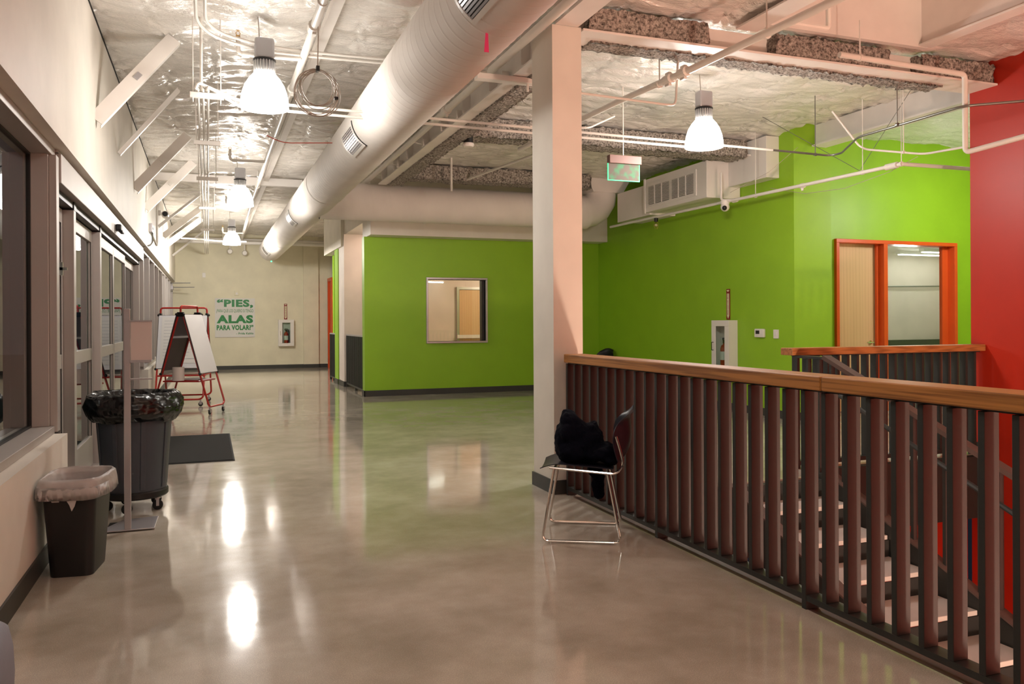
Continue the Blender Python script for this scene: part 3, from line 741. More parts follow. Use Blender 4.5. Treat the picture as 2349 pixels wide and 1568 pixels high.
# ================================================================== STAIRS
s = thing('staircase', 'dark steel stairs with pale concrete treads going down behind the railing', 'stairs', (4.55, 5.8, -1))
RUN, RISE = .401, .1645; NT = 15; tr = rs_ = None
for k in range(1, NT+1):
    y1 = 5.80-RUN*(k-1); z = -RISE*k
    if tr is None:
        tr = build(MB().box(4.06, 5.03, y1-RUN, y1+.01, z-.035, z), 'tread', 'tread', s, bevel=.004)
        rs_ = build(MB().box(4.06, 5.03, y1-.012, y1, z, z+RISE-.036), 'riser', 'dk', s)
    else:
        copy_part(tr, s, (0, -RUN*(k-1), -RISE*(k-1))); copy_part(rs_, s, (0, -RUN*(k-1), -RISE*(k-1)))
ye = 5.8-RUN*NT; ze = -RISE*NT
for x0, x1 in ((4.01, 4.055), (5.035, 5.08)):
    build(MB().prism([(5.80, -.30), (5.80, .03), (5.60, .03), (ye, ze+.10), (ye, ze-.33)], x0, x1, 'YZ'), 'stringer', 'steel_d', s)
    build(MB().bar(((x0+x1)/2, 5.62, .035), ((x0+x1)/2, ye, ze+.105), .10, .014), 'stringer_cap', 'plate', s)
build(MB().box(3.6, 6.2, ye-1.5, ye, ze-.2, ze-RISE+.0), 'landing', 'tread', s)
# stair guard: sloping cap, pickets, handrail
g = thing('stair_guard', 'dark sloping stair guard with handrail descending beside the treads', 'railing', (5.07, 4, 0))
def zc(y): return .41*(y-5.70)+1.075
build(MB().box(5.03, 5.11, 5.70, 6.10, 1.03, 1.052), 'cap', 'steel_d', g)
build(MB().bar((5.07, 5.72, 1.050), (5.07, 0.2, zc(.2)-.02), .085, .035), 'cap', 'plate', g)
bal = None
for k in range(38):
    y = 5.95-.145*k
    if y > 5.62: build(MB().box(5.05, 5.09, y-.028, y, (.0 if y > 5.8 else -.1), 1.03), 'picket', 'steel_d', g); continue
    if bal is None:
        yb = y; bal = build(MB().box(5.05, 5.09, y-.028, y, zc(y)-1.14, zc(y)-.04), 'picket', 'steel_d', g)
    else: copy_part(bal, g, (0, y-yb, .41*(y-yb)))
build(MB().tube([(4.97, 5.75, .80), (4.97, 5.5, .76), (4.97, .3, .76-.41*5.2)], .019, 8), 'handrail', 'steel_d', g, smooth='auto')
for y in (5.3, 4.1, 2.9, 1.7):
    build(MB().tube([(4.97, y, .76-.41*(5.5-y)-.02), (4.97, y, .76-.41*(5.5-y)-.07), (5.06, y, .76-.41*(5.5-y)-.07)], .008, 6), 'bracket', 'steel_d', g)

# ================================================================== LEFT WALL BRACES, DEVICES
BR = [(7.64, 3.09, 7.93, -.275, 'nearest flat white diagonal brace high on the left wall', 'flat'),
      (9.45, 3.17, 9.61, -.30, 'second white diagonal brace from the camera, a channel with a bright lip', 'chan'),
      (11.49, 3.10, 11.95, -.25, 'third white diagonal brace on the left wall, flat with a pale patch', 'flat'),
      (13.42, 3.10, 13.94, -.21, 'fourth white diagonal brace on the left wall, before the camera', 'flat'),
      (16.7, 3.21, 17.2, -.13, 'fifth white diagonal brace, just past the small white camera', 'chan'),
      (18.6, 3.20, 19.4, -.13, 'sixth white diagonal brace, in the close pair down the aisle', 'flat'),
      (20.4, 3.20, 21.4, -.13, 'seventh white diagonal brace, behind the close pair down the aisle', 'flat'),
      (23.3, 3.17, 24.4, -.13, 'farthest white diagonal brace, in front of the far cream wall', 'chan')]
for (y0, z0, y1, x1, lab, kd) in BR:
    t = thing('diagonal_brace', lab, 'brace', (-.88, y0, z0), group='diagonal braces on the left wall')
    A = Vector((-.878, y0, z0)); B = Vector((x1, y1, 3.94))
    if kd == 'flat':
        build(MB().bar(A, B, .010, .125, (1, 0, -.7)), 'plate', 'steel_w', t)
        build(MB().bar(A+Vector((.035, .03, -.045)), B+Vector((.045, .03, -.04)), .06, .008, (1, 0, -.7)), 'lip', 'white', t)
        C = A.lerp(B, .52); dn = (B-A).normalized()
        build(MB().bar(C-dn*.035+Vector((0, -.009, 0)), C+dn*.035+Vector((0, -.009, 0)), .006, .045, (1, 0, -.7)), 'label_patch', 'silver' if y0 < 8 else 'white', t)
    else:
        build(MB().bar(A, B, .045, .008, (1, 0, -.7)), 'web', 'steel_w', t)
        build(MB().bar(A+Vector((.022, 0, -.028)), B+Vector((.022, 0, -.028)), .045, .008, (1, 0, -.7)).bar(A+Vector((.011, -.022, -.014)), B+Vector((.011, -.022, -.014)), .006, .04, (1, 0, -.7)), 'lip', 'white', t)
t = thing('outlet_box', 'grey electrical outlet box on the left wall above the doors', 'outlet', (-.87, 14.4, 2.9))
build(MB().box(-.88, -.83, 14.25, 14.62, 2.84, 2.98), 'box', 'silver', t, bevel=.006)
build(MB().lathe([(.02, 0), (.02, .004)], 10, (-.83, 14.36, 2.91), 'X').lathe([(.02, 0), (.02, .004)], 10, (-.83, 14.50, 2.91), 'X'), 'socket', 'alum_dark', t)
build(MB().tube(bend([(-.84, 14.4, 2.84), (-.83, 14.3, 2.68), (-.85, 14.0, 2.60), (-.92, 13.7, 2.56)], .1), .012, 6), 'cord', 'conduit', t)
t = thing('wall_conduit', 'thin white conduit climbing the left wall past the small camera', 'conduit', (-.86, 16, 3.3))
build(MB().tube(bend([(-.865, 14.62, 2.86), (-.865, 16.2, 2.78), (-.865, 16.2, 3.55), (-.70, 16.2, 3.80), (.3, 16.2, 3.80)], .12), .016, 8), 'pipe', 'pipe', t, smooth='auto')
t = thing('security_camera', 'small white camera with black lens on the left wall', 'camera', (-.85, 17, 3.45))
build(MB().lathe([(.05, 0), (.05, .04)], 14, (-.88, 17.0, 3.49), 'X'), 'base', 'white', t, smooth='auto')
build(MB().lathe([(.062, -.11), (.070, -.05), (.070, .09), (.060, .11)], 16, (-.76, 17.0, 3.46), 'Y', T=None), 'housing', 'white', t, smooth='auto')
build(MB().lathe([(.048, -.02), (.048, 0)], 14, (-.76, 16.885, 3.46), 'Y'), 'lens', 'black', t, smooth='auto')
t = thing('door_closer', 'pair of thin metal closer arms projecting at far left window wall', 'door closer', (-.8, 24.5, 2.45))
build(MB().tube([(-.95, 24.4, 2.48), (-.45, 24.2, 2.48)], .012, 6).tube([(-.95, 24.6, 2.37), (-.35, 24.4, 2.37)], .012, 6).box(-.98, -.90, 24.2, 24.8, 2.30, 2.40), 'arm', 'silver', t)

# ================================================================== PIPES AND CONDUITS
def pipe(name, label, cat, pts, r, mat='pipe', rad=.08, group=None, hang=None, couple=None, parts=None):
    o = Vector(pts[0]); t = thing(name, label, cat, tuple(o), group=group)
    build(MB().tube(bend(pts, rad), r, 10), 'pipe_run', mat, t, smooth='auto')
    for h in (hang or []):
        p = Vector(h[:3]); top = h[3]
        build(MB().lathe([(r+.006, -.012), (r+.006, .012)], 12, tuple(p), h[4] if len(h) > 4 else 'Y').tube([p+Vector((0, 0, r)), (p.x, p.y, top)], .006, 6), 'hanger', mat, t)
    for c in (couple or []):
        ax = c[3]; build(MB().lathe([(r+.002, -.06), (r+.014, -.055), (r+.014, .055), (r+.002, .06)], 12, c[:3], ax).box(c[0]-.015, c[0]+.015, c[1]-.03, c[1]+.03, c[2]-r-.03, c[2]+r+.03), 'coupling', mat, t)
    return t
def head(t, x, y, z, up=True):
    s_ = 1 if up else -1
    h = build(MB().lathe([(.016, 0), (.020, .012), (.010, .014)] if up else [(.016, 0), (.02, -.012), (.01, -.014)], 10, (x, y, z)), 'sprinkler_head', 'brass', t)
    f = MB(); f.tube([(x-.010, y, z+s_*.012), (x-.018, y, z+s_*.035), (x, y, z+s_*.055), (x+.018, y, z+s_*.035), (x+.010, y, z+s_*.012)], .0035, 5); f.lathe([(.018, s_*.055), (.018, s_*.058)], 10, (x, y, z))
    build(f, 'deflector', 'brass', h)
t = pipe('sprinkler_main', 'thick white sprinkler main running the length of the left aisle ceiling', 'pipe', [(.79, 1, 3.70), (.80, 16, 3.70), (.90, 24.8, 3.70)], .034,
     couple=[(.792, 6.55, 3.70, 'Y'), (.795, 8.4, 3.70, 'Y')], hang=[(.79, 6.0, 3.70, 3.97), (.80, 10.5, 3.70, 3.97), (.80, 14.5, 3.70, 3.97)])
def arm(y, xl, label):
    t = pipe('sprinkler_branch', label, 'pipe', [(.77+(.09 if y > 20 else 0), y, 3.67), (xl, y, 3.66), (xl, y, 3.80)], .020, rad=.05, group='sprinkler branches off the left main')
    build(MB().lathe([(.027, -.03), (.027, .03)], 12, (xl+.06, y, 3.66), 'X').lathe([(.027, 0), (.027, .03)], 12, (xl, y, 3.72)), 'elbow_fitting', 'pipe', t, smooth='auto')
    head(t, xl, y, 3.80)
arm(7.28, .25, 'nearest sprinkler branch with brass head crossing in front of the first lamp')
arm(12.1, .30, 'second sprinkler branch arm, just before the second bell lamp')
arm(16.6, .34, 'third sprinkler branch arm, between second and third bell lamps')
arm(22.0, .36, 'farthest sprinkler branch arm near the cream end wall')
t = thing('bent_conduit', 'pair of white conduits sweeping from top edge across the first lamp', 'conduit', (.1, 7, 3.72))
build(MB().tube(bend([(-.078, 3.5, 3.72), (-.075, 6.80, 3.72), (.06, 7.12, 3.72), (.40, 7.30, 3.72), (.80, 7.34, 3.72), (2.48, 7.25, 3.72)], .20, 8), .013, 8), 'pipe_run', 'pipe', t, smooth='auto')
build(MB().tube(bend([(-.01, 3.5, 3.72), (-.01, 6.75, 3.72), (.10, 7.04, 3.735), (.42, 7.25, 3.745), (.80, 7.30, 3.745), (2.48, 7.22, 3.745)], .20, 8), .013, 8), 'pipe_run', 'pipe', t, smooth='auto')
# trapeze hangers and the conduit bundle
for y, z, lab in ((7.36, 3.30, 'nearest white strut trapeze hanging left of the first lamp'), (9.3, 3.30, 'second white strut trapeze hanging below the foil ceiling'), (11.6, 3.30, 'third strut trapeze, left of the second lamp'),
                  (14.6, 3.30, 'fourth strut trapeze, just past the second lamp'), (18.0, 3.30, 'farthest strut trapeze holding the conduit bundle')):
    t = thing('strut_trapeze', lab, 'hanger', (0, y, z), group='strut trapezes over the left aisle')
    build(MB().box(-.135, .135, y-.02, y+.02, z-.022, z+.022), 'strut', 'white', t, bevel=.003)
    build(MB().tube([(-.11, y, z-.06), (-.11, y, 3.96)], .005, 6), 'threaded_rod', 'pipe', t)
    build(MB().tube([(.11, y, z-.06), (.11, y, 3.96)], .005, 6), 'threaded_rod', 'pipe', t)
for k, (x, w_) in enumerate(((-.07, 'left'), (-.03, 'middle'), (.01, 'right'))):
    tag(build(MB().tube([(x, 7.3, 3.335), (x, 24.6, 3.335)], .011, 8), 'aisle_conduit', 'pipe', smooth='auto'), w_+' of three parallel white conduits lying along the strut trapezes', 'conduit', 'conduits along the trapezes')
pipe('riser_conduit', 'vertical white conduit dropping from the foil to the nearest trapeze', 'conduit', [(-.045, 7.40, 3.97), (-.045, 7.40, 3.34)], .013)
t = thing('cross_conduit', 'pair of white conduits running right from the nearest trapeze behind the lamps', 'conduit', (0, 7.5, 3.3))
build(MB().tube(bend([(-.09, 7.30, 3.33), (-.07, 7.30, 3.39), (.25, 7.50, 3.32), (6.0, 7.60, 3.30)], .06), .013, 8), 'pipe_run', 'pipe', t, smooth='auto')
build(MB().tube(bend([(.0, 7.33, 3.33), (.01, 7.33, 3.37), (.27, 7.56, 3.28), (5.2, 7.66, 3.27)], .06), .013, 8), 'pipe_run', 'pipe', t, smooth='auto')
pipe('cross_conduit', 'bare grey conduit bending past the green pier towards the red wall', 'conduit', [(6.0, 7.60, 3.30), (6.80, 7.60, 3.29), (6.84, 7.45, 3.29), (6.40, 6.73, 3.29), (6.40, 5.46, 3.30), (7.40, 4.9, 3.35)], .012, 'conduit', .1,
     hang=[(6.39, 6.2, 3.30, 3.97), (6.6, 7.6, 3.29, 3.97, 'X')])
pipe('cross_conduit', 'thin pale conduit dropping from the foil and looping right to the red wall', 'conduit', [(6.85, 7.6, 3.81), (6.99, 7.3, 3.32), (7.30, 6.72, 3.17), (7.24, 6.15, 3.13)], .012, 'pipe', .1, hang=[(7.2, 6.9, 3.22, 3.97)])
t = thing('hung_sprinkler_pipe', 'white sprinkler pipe hung along the green wall below the fan unit', 'pipe', (7.1, 9, 3.1))
build(MB().tube(bend([(6.95, 13.4, 3.10), (7.07, 10.1, 3.10), (7.22, 7.0, 3.10), (7.22, 6.95, 3.10), (7.40, 6.90, 3.09), (9.2, 6.85, 3.09)], .05), .022, 10), 'pipe_run', 'pipe', t, smooth='auto')
build(MB().tube(bend([(7.00, 10.02, 3.52), (7.00, 10.02, 3.12), (7.10, 9.83, 3.10)], .04), .018, 10), 'riser', 'white', t, smooth='auto')
build(MB().lathe([(.030, -.05), (.034, 0), (.030, .05)], 12, (7.115, 9.85, 3.10), 'Y').lathe([(.03, -.04), (.034, 0), (.03, .04)], 12, (7.17, 8.5, 3.10), 'Y').lathe([(.036, -.08), (.036, .08)], 12, (7.215, 7.08, 3.10), 'Y'), 'coupling', 'pipe', t, smooth='auto')
for p in ((7.13, 9.4), (7.2, 7.5), (7.22, 6.95)): build(MB().lathe([(.028, -.012), (.028, .012)], 12, (p[0], p[1], 3.10), 'Y').tube([(p[0], p[1], 3.12), (p[0], p[1], 3.98)], .005, 6), 'hanger', 'pipe', t)
build(MB().lathe([(.02, -.03), (.012, -.06), (.02, -.065)], 10, (7.17, 8.5, 3.10)), 'sprinkler_head', 'white', t)
t = pipe('cross_pipe', 'pink-lit sprinkler pipe dropping in front of the red wall edge', 'pipe', [(4.97, 5.43, 3.60), (6.46, 5.49, 3.60), (6.46, 5.49, 2.89), (6.57, 5.0, 2.94), (6.62, 3.6, 2.96)], .024, rad=.05, hang=[(5.2, 5.44, 3.60, 3.92, 'X')])
t = pipe('cross_pipe', 'stout white sprinkler pipe slanting across the ceiling right of the column', 'pipe', [(3.70, 9.6, 3.55), (3.78, 7.2, 3.53), (3.84, 5.9, 3.50), (3.97, 3.2, 3.50)], .030,
     couple=[(3.82, 6.25, 3.505, 'Y'), (3.83, 6.02, 3.50, 'Y')], hang=[(3.82, 6.4, 3.505, 3.95), (3.9, 5.0, 3.50, 3.95)])
build(MB().tube(bend([(3.90, 4.75, 3.50), (4.25, 4.75, 3.50), (4.25, 4.75, 3.85)], .03), .018, 8), 'branch', 'pipe', t, smooth='auto')
pipe('cross_conduit', 'thin pinkish conduit from the column bending up by the right lamp', 'conduit', [(2.82, 5.97, 3.22), (3.60, 5.98, 3.20), (3.80, 6.1, 3.24), (3.95, 6.3, 3.70)], .010, 'pipe', .08)
pipe('cross_conduit', 'short conduit rising diagonally left of the exit sign rod', 'conduit', [(3.0, 7.50, 3.31), (3.62, 7.45, 3.33), (4.15, 7.9, 3.60)], .010, 'pipe', .08)
pipe('girder_pipe', 'long white pipe clipped along the girder beside the big duct', 'pipe', [(2.50, -1, 3.73), (2.50, 14.4, 3.73)], .038, couple=[(2.5, 8.75, 3.73, 'Y')])
t = thing('strut_channel', 'short pale strut channel reaching from the duct to the column', 'hanger', (2.5, 7.0, 3.6))
build(MB().box(2.28, 2.99, 6.96, 7.06, 3.57, 3.62), 'strut', 'steel_w', t, bevel=.003)
build(MB().tube([(2.78, 7.0, 3.5), (2.78, 7.0, 3.74)], .012, 6).tube([(2.86, 7.0, 3.5), (2.86, 7.0, 3.74)], .012, 6), 'bolt', 'pipe', t)
for k, (y, z) in enumerate(((24.1, 3.62), (24.7, 3.75))):
    pipe('end_wall_pipe', ('lower', 'upper')[k]+' of two cream pipes crossing high in front of the end wall', 'pipe', [(-.85, y, z), (3.4, y, z)], .05, hang=[(.4, y, z, 3.95, 'X'), (2.0, y, z, 3.95, 'X')])
pipe('end_wall_pipe', 'thin cream pipe with a drop elbow beside the third bell lamp', 'pipe', [(-.6, 21.2, 3.42), (-.4, 21.2, 3.42), (.2, 21.2, 3.38), (.9, 21.2, 3.38)], .02)
for k, (x, y, z) in enumerate(((.60, 24.7, 3.42), (1.0, 24.7, 3.38))):
    t = thing('valve', ('left', 'right')[k]+' of two small cream pipe fittings above the end wall', 'valve', (x, y, z))
    build(MB().lathe([(.06, -.05), (.08, 0), (.06, .05)], 12, (x, y, z), 'Y').tube([(x, y, z), (x, y, 3.74)], .02, 8), 'fitting', 'pipe', t, smooth='auto')
# coil of cable
t = thing('cable_coil', 'loose coil of pale cable hanging from the ceiling beside the duct', 'cable', (.825, 6.6, 3.2))
cm_ = MB()
for k in range(9):
    r0 = .150+rng.uniform(-.022, .022); cz = 3.38-r0*1.06+rng.uniform(-.006, .004); cxx = .825+rng.uniform(-.018, .018); q = rng.uniform(0, 6)
    pts = [(cxx+math.cos(a)*r0*(1+.04*math.sin(3*a+q)), 6.6+.018*math.sin(a+q)+rng.uniform(-.008, .008)+k*.002, cz+math.sin(a)*r0*(1.06+.05*math.sin(2*a+q))) for a in np.linspace(0, 2*PI, 40, endpoint=False)]
    cm_.tube(pts, .0035, 5, closed=True)
build(cm_, 'coil', 'cable', t, smooth='auto')
build(MB().box(.812, .838, 6.57, 6.63, 3.37, 3.41).box(.955, .985, 6.58, 6.62, 3.16, 3.18), 'cable_tie', 'black', t)
build(MB().tube([(.825, 6.6, 3.40), (.820, 6.5, 3.62), (.80, 6.38, 3.74)], .005, 6), 'lead', 'cable', t)
tag(build(MB().tube(bend([(.62, 9.4, 3.45), (.8, 9.5, 3.40), (1.36, 9.4, 3.42)], .2), .005, 6), 'loose_wire', 'cable_red'), 'thin red wire strung from the sprinkler main to the big duct', 'wire')
tag(build(MB().tube([(.86, 6.2, 3.80), (1.0, 6.15, 3.84), (1.13, 6.05, 3.93)], .010, 6), 'brace_rod', 'conduit'), 'short dark brace rod from the sprinkler main to the foil', 'rod')
t = thing('smoke_detector', 'small white smoke detector under the fireproofed beam left of column', 'detector', (3.0, 9.62, 3.62))
build(MB().lathe([(.055, .05), (.07, .045), (.075, .02), (.06, 0)], 18, (3.02, 9.60, 3.53)), 'body', 'white', t, smooth='auto')
build(MB().lathe([(.06, 0), (.06, .11)], 14, (3.02, 9.60, 3.58)), 'mount', 'black', t, smooth='auto')
for (x, y, z0, lab) in ((3.62, 12.4, 3.6, 'short white drop pipe above the crosswise duct left of column'),):
    pipe('drop_pipe', lab, 'pipe', [(x, y, 3.97), (x, y, 3.44)], .018)
pipe('drop_pipe', 'diagonal pale pipe from fireproofed beam down behind the crosswise duct', 'pipe', [(4.6, 10.02, 3.80), (4.05, 12.98, 3.74)], .02)
pipe('stub_pipe', 'small angled pipe stub under the crosswise duct before the beige soffit', 'pipe', [(3.72, 14.58, 3.19), (3.90, 14.2, 3.22)], .024)
# hanging wires on the right
wr_ = thing('hanger_wires', 'thin crossing suspension wires in front of the bright green wall', 'wire', (7, 7.5, 3.6))
build(MB().tube([(6.62, 8.6, 3.97), (7.2, 7.55, 3.13)], .0035, 5).tube([(7.35, 6.9, 3.97), (7.2, 7.55, 3.13)], .0035, 5), 'wire', 'conduit', wr_)
build(MB().tube([(7.3, 9.30, 3.20), (7.3, 8.6, 3.02), (7.3, 7.9, 2.98), (7.3, 7.2, 3.06), (7.3, 6.8, 3.16)], .0035, 5).tube([(7.52, 9.0, 3.72), (7.2, 9.2, 3.4), (7.0, 9.8, 3.20)], .003, 5), 'wire', 'cable', wr_)
t = thing('security_camera', 'white ball camera with dark lens under the fan unit on green wall', 'camera', (7.0, 9.9, 3.0))
build(MB().lathe([(.07, .06), (.06, .0)], 16, (7.05, 10.0, 3.05)).sphere((7.05, 10.0, 3.02), .065, 10), 'housing', 'white', t, smooth='auto')
build(MB().sphere((7.01, 9.955, 3.0), .035, 8), 'lens', 'black', t, smooth='auto')
t = thing('cage_light', 'small caged bare bulb hanging under the fan unit', 'light', (7.0, 11.86, 3.0))
build(MB().lathe([(.035, .06), (.03, 0)], 12, (7.0, 11.86, 3.02)), 'lampholder', 'black', t, smooth='auto')
cg = MB()
for k in range(6):
    a = PI*k/3; cg.tube([(7+.025*math.cos(a), 11.86+.025*math.sin(a), 3.02), (7+.045*math.cos(a), 11.86+.045*math.sin(a), 2.97), (7+.02*math.cos(a), 11.86+.02*math.sin(a), 2.90)], .003, 4)
build(cg, 'cage', 'brass', t); build(MB().sphere((7, 11.86, 2.965), .024, 8), 'bulb', 'cream', t, smooth='auto')
# exit sign
t = thing('exit_sign', 'edge-lit green exit sign with pinkish housing on a ceiling rod', 'sign', (4.32, 8.0, 3.1))
build(MB().box(4.12, 4.515, 7.95, 8.02, 3.105, 3.195), 'housing', 'signred', t, bevel=.004)
pn = build(MB().box(4.118, 4.498, 7.982, 7.99, 2.925, 3.105), 'sign_panel', 'exitpanel', t)
build(MB().box(4.110, 4.118, 7.980, 7.992, 2.917, 3.105).box(4.498, 4.506, 7.980, 7.992, 2.917, 3.105).box(4.118, 4.498, 7.980, 7.992, 2.917, 2.925), 'glowing_edge', 'exitedge', t)
build(MB().tube([(4.31, 8.0, 3.195), (4.31, 8.0, 3.97)], .007, 8), 'rod', 'pipe', t)
tag(build(MB().sphere((1.66, 23.6, 3.08), .02, 8), 'indicator_light', 'led', smooth='auto'), 'tiny green glowing dot under the far end of the big duct', 'light')

# ================================================================== WALL SIGN, EXTINGUISHERS
t = thing('quote_sign', 'white wall sign with bold green Spanish lettering on the far wall', 'sign', (.75, 25.28, 1.5))
build(MB().box(.190, 1.302, 25.28, 25.298, .955, 2.090), 'panel', 'paper', t)
build(MB().box(.190, 1.302, 25.274, 25.28, .949, .957), 'lower_edge', 'silver', t)  # thin silver lip along the panel's lower edge
Y_ = 25.276
text_part('\u201cPIES,', .245, 1.250, 1.853, .190, Y_, 'greentext', t, offset=.05)
text_part('\u00bfPARA QU\u00c9 LOS QUIERO SI TENGO', .225, 1.258, 1.678, .095, Y_, 'greentext', t, offset=0.0)
text_part('ALAS', .235, 1.250, 1.375, .210, Y_, 'greentext', t, offset=.055)
text_part('PARA VOLAR?\u201d', .235, 1.258, 1.165, .135, Y_, 'greentext', t, offset=.045)
text_part('- Frida Kahlo', .780, 1.258, 1.030, .055, Y_, 'greentext', t, offset=.03)
t = thing('wall_plate', 'small blank cream strobe plate above the green lettered sign', 'wall plate', (.795, 25.28, 2.24))
build(MB().box(.73, .86, 25.27, 25.30, 2.17, 2.31), 'plate', 'drywall2', t, bevel=.01)
build(MB().box(.765, .825, 25.262, 25.27, 2.20, 2.26), 'lens', 'white', t, bevel=.005)
t = thing('wall_plate', 'tiny pale switch plate high on the far cream wall', 'wall plate', (-.10, 25.28, 2.76))
build(MB().box(-.15, -.06, 25.28, 25.30, 2.69, 2.83), 'plate', 'white', t, bevel=.005)
build(MB().box(-.12, -.09, 25.272, 25.28, 2.74, 2.78), 'toggle', 'white', t)

def cabinet(o, T, label, elabel, slabel, alabel):
    """built in local axes: x across, y into the wall (0 = wall face), z up from the cabinet's foot"""
    c = thing('extinguisher_cabinet', label, 'cabinet', o, T)
    W, H, D = .45, .79, .16
    b = MB(); b.box(-W/2, W/2, -D, -D+.015, 0, .09); b.box(-W/2, W/2, -D, -D+.015, H-.09, H); b.box(-W/2, -W/2+.11, -D, -D+.015, .09, H-.09); b.box(W/2-.11, W/2, -D, -D+.015, .09, H-.09)
    dr = build(b, 'door', 'white', c, bevel=.004, local=True)
    build(MB().box(-W/2+.11, W/2-.11, -D+.005, -D+.009, .09, H-.09), 'pane', 'glass', dr, local=True)
    build(MB().tube([(-W/2+.05, -D, .33), (-W/2+.05, -D-.03, .33), (-W/2+.05, -D-.03, .45), (-W/2+.05, -D, .45)], .007, 6), 'handle', 'black' if o[0] > 5 else 'chrome', dr, local=True)
    bx = MB(); bx.box(-W/2, W/2, -.012, 0, 0, H); bx.box(-W/2, -W/2+.012, -D+.015, -.012, 0, H); bx.box(W/2-.012, W/2, -D+.015, -.012, 0, H); bx.box(-W/2+.012, W/2-.012, -D+.015, -.012, 0, .012); bx.box(-W/2+.012, W/2-.012, -D+.015, -.012, H-.012, H)
    build(bx, 'cabinet_box', 'white', c, local=True)
    e = thing('fire_extinguisher', elabel, 'extinguisher', (Matrix.Translation(o) @ Matrix.Rotation(T, 4, 'Z')) @ Vector((0, -.075, .013)), T if T else .0001)
    build(MB().lathe([(.062, 0), (.065, .01), (.065, .34), (.05, .39), (.022, .41), (.022, .43)], 20), 'cylinder', 'extred', e, smooth='auto', local=True)
    build(MB().lathe([(.0662, .17), (.0662, .30)], 20, cap=False), 'label_band', 'paper', e, local=True)
    build(MB().box(-.015, .09, -.012, .012, .43, .445).box(-.015, .10, -.012, .012, .47, .482).box(-.02, .02, -.02, .02, .42, .475), 'lever', 'black', e, local=True)
    build(MB().tube(bend([(-.02, 0, .45), (-.05, 0, .50), (.06, -.03, .50), (.078, -.03, .36), (.075, -.02, .12)], .05), .011, 8), 'hose', 'black', e, smooth='auto', local=True)
    s_ = thing('arrow_sign', slabel, 'sign', (Matrix.Translation(o) @ Matrix.Rotation(T, 4, 'Z')) @ Vector((alabel, -.008, H+.01)), T if T else .0001)
    build(MB().box(-.045, .045, 0, .007, 0, .47), 'plate', 'redtext', s_, local=True)
    build(MB().prism([(-.028, .06), (0, .015), (.028, .06), (.028, .40), (-.028, .40)], -.002, 0, 'XZ').prism([(-.03, .445), (0, .425), (.03, .445), (.03, .455), (-.03, .455)], -.002, 0, 'XZ'), 'arrow', 'cream', s_, local=True)
    for i, ch in enumerate('FIRE EXTINGUISHER'[::-1]):
        if ch == ' ': continue
        ORG[s_.name] = Vector((0,0,0))
        text_part(ch, -.013 if ch != 'I' else -.004, .013 if ch != 'I' else .004, .072+i*.0188, .0135, -.003, 'redtext', s_, 'lettering', .03)
cabinet((2.19, 25.299, .665), 0, 'white fire extinguisher cabinet on the far cream wall', 'red extinguisher inside the white cabinet on the far cream wall', 'narrow arrow sign above the cabinet on the far cream wall', -.005)
cabinet((7.499, 10.56, .585), PI/2*-1, 'white fire extinguisher cabinet on the green wall behind the railing', 'red extinguisher inside the white cabinet on the green wall', 'narrow arrow sign above the cabinet on the green wall', 0)
t = thing('thermostat', 'white thermostat with dark display on the green wall', 'thermostat', (7.49, 9.78, 1.19))
build(MB().box(7.455, 7.498, 9.67, 9.88, 1.125, 1.25), 'body', 'white', t, bevel=.012)
build(MB().box(7.450, 7.455, 9.76, 9.84, 1.175, 1.225), 'display', 'alum_dark', t)
t = thing('light_switch', 'small white light switch beside the thermostat on green wall', 'switch', (7.49, 9.36, 1.18))
build(MB().box(7.486, 7.498, 9.38, 9.49, 1.115, 1.24), 'plate', 'white', t, bevel=.003)
build(MB().box(7.478, 7.486, 9.42, 9.45, 1.15, 1.205), 'toggle', 'paper', t)

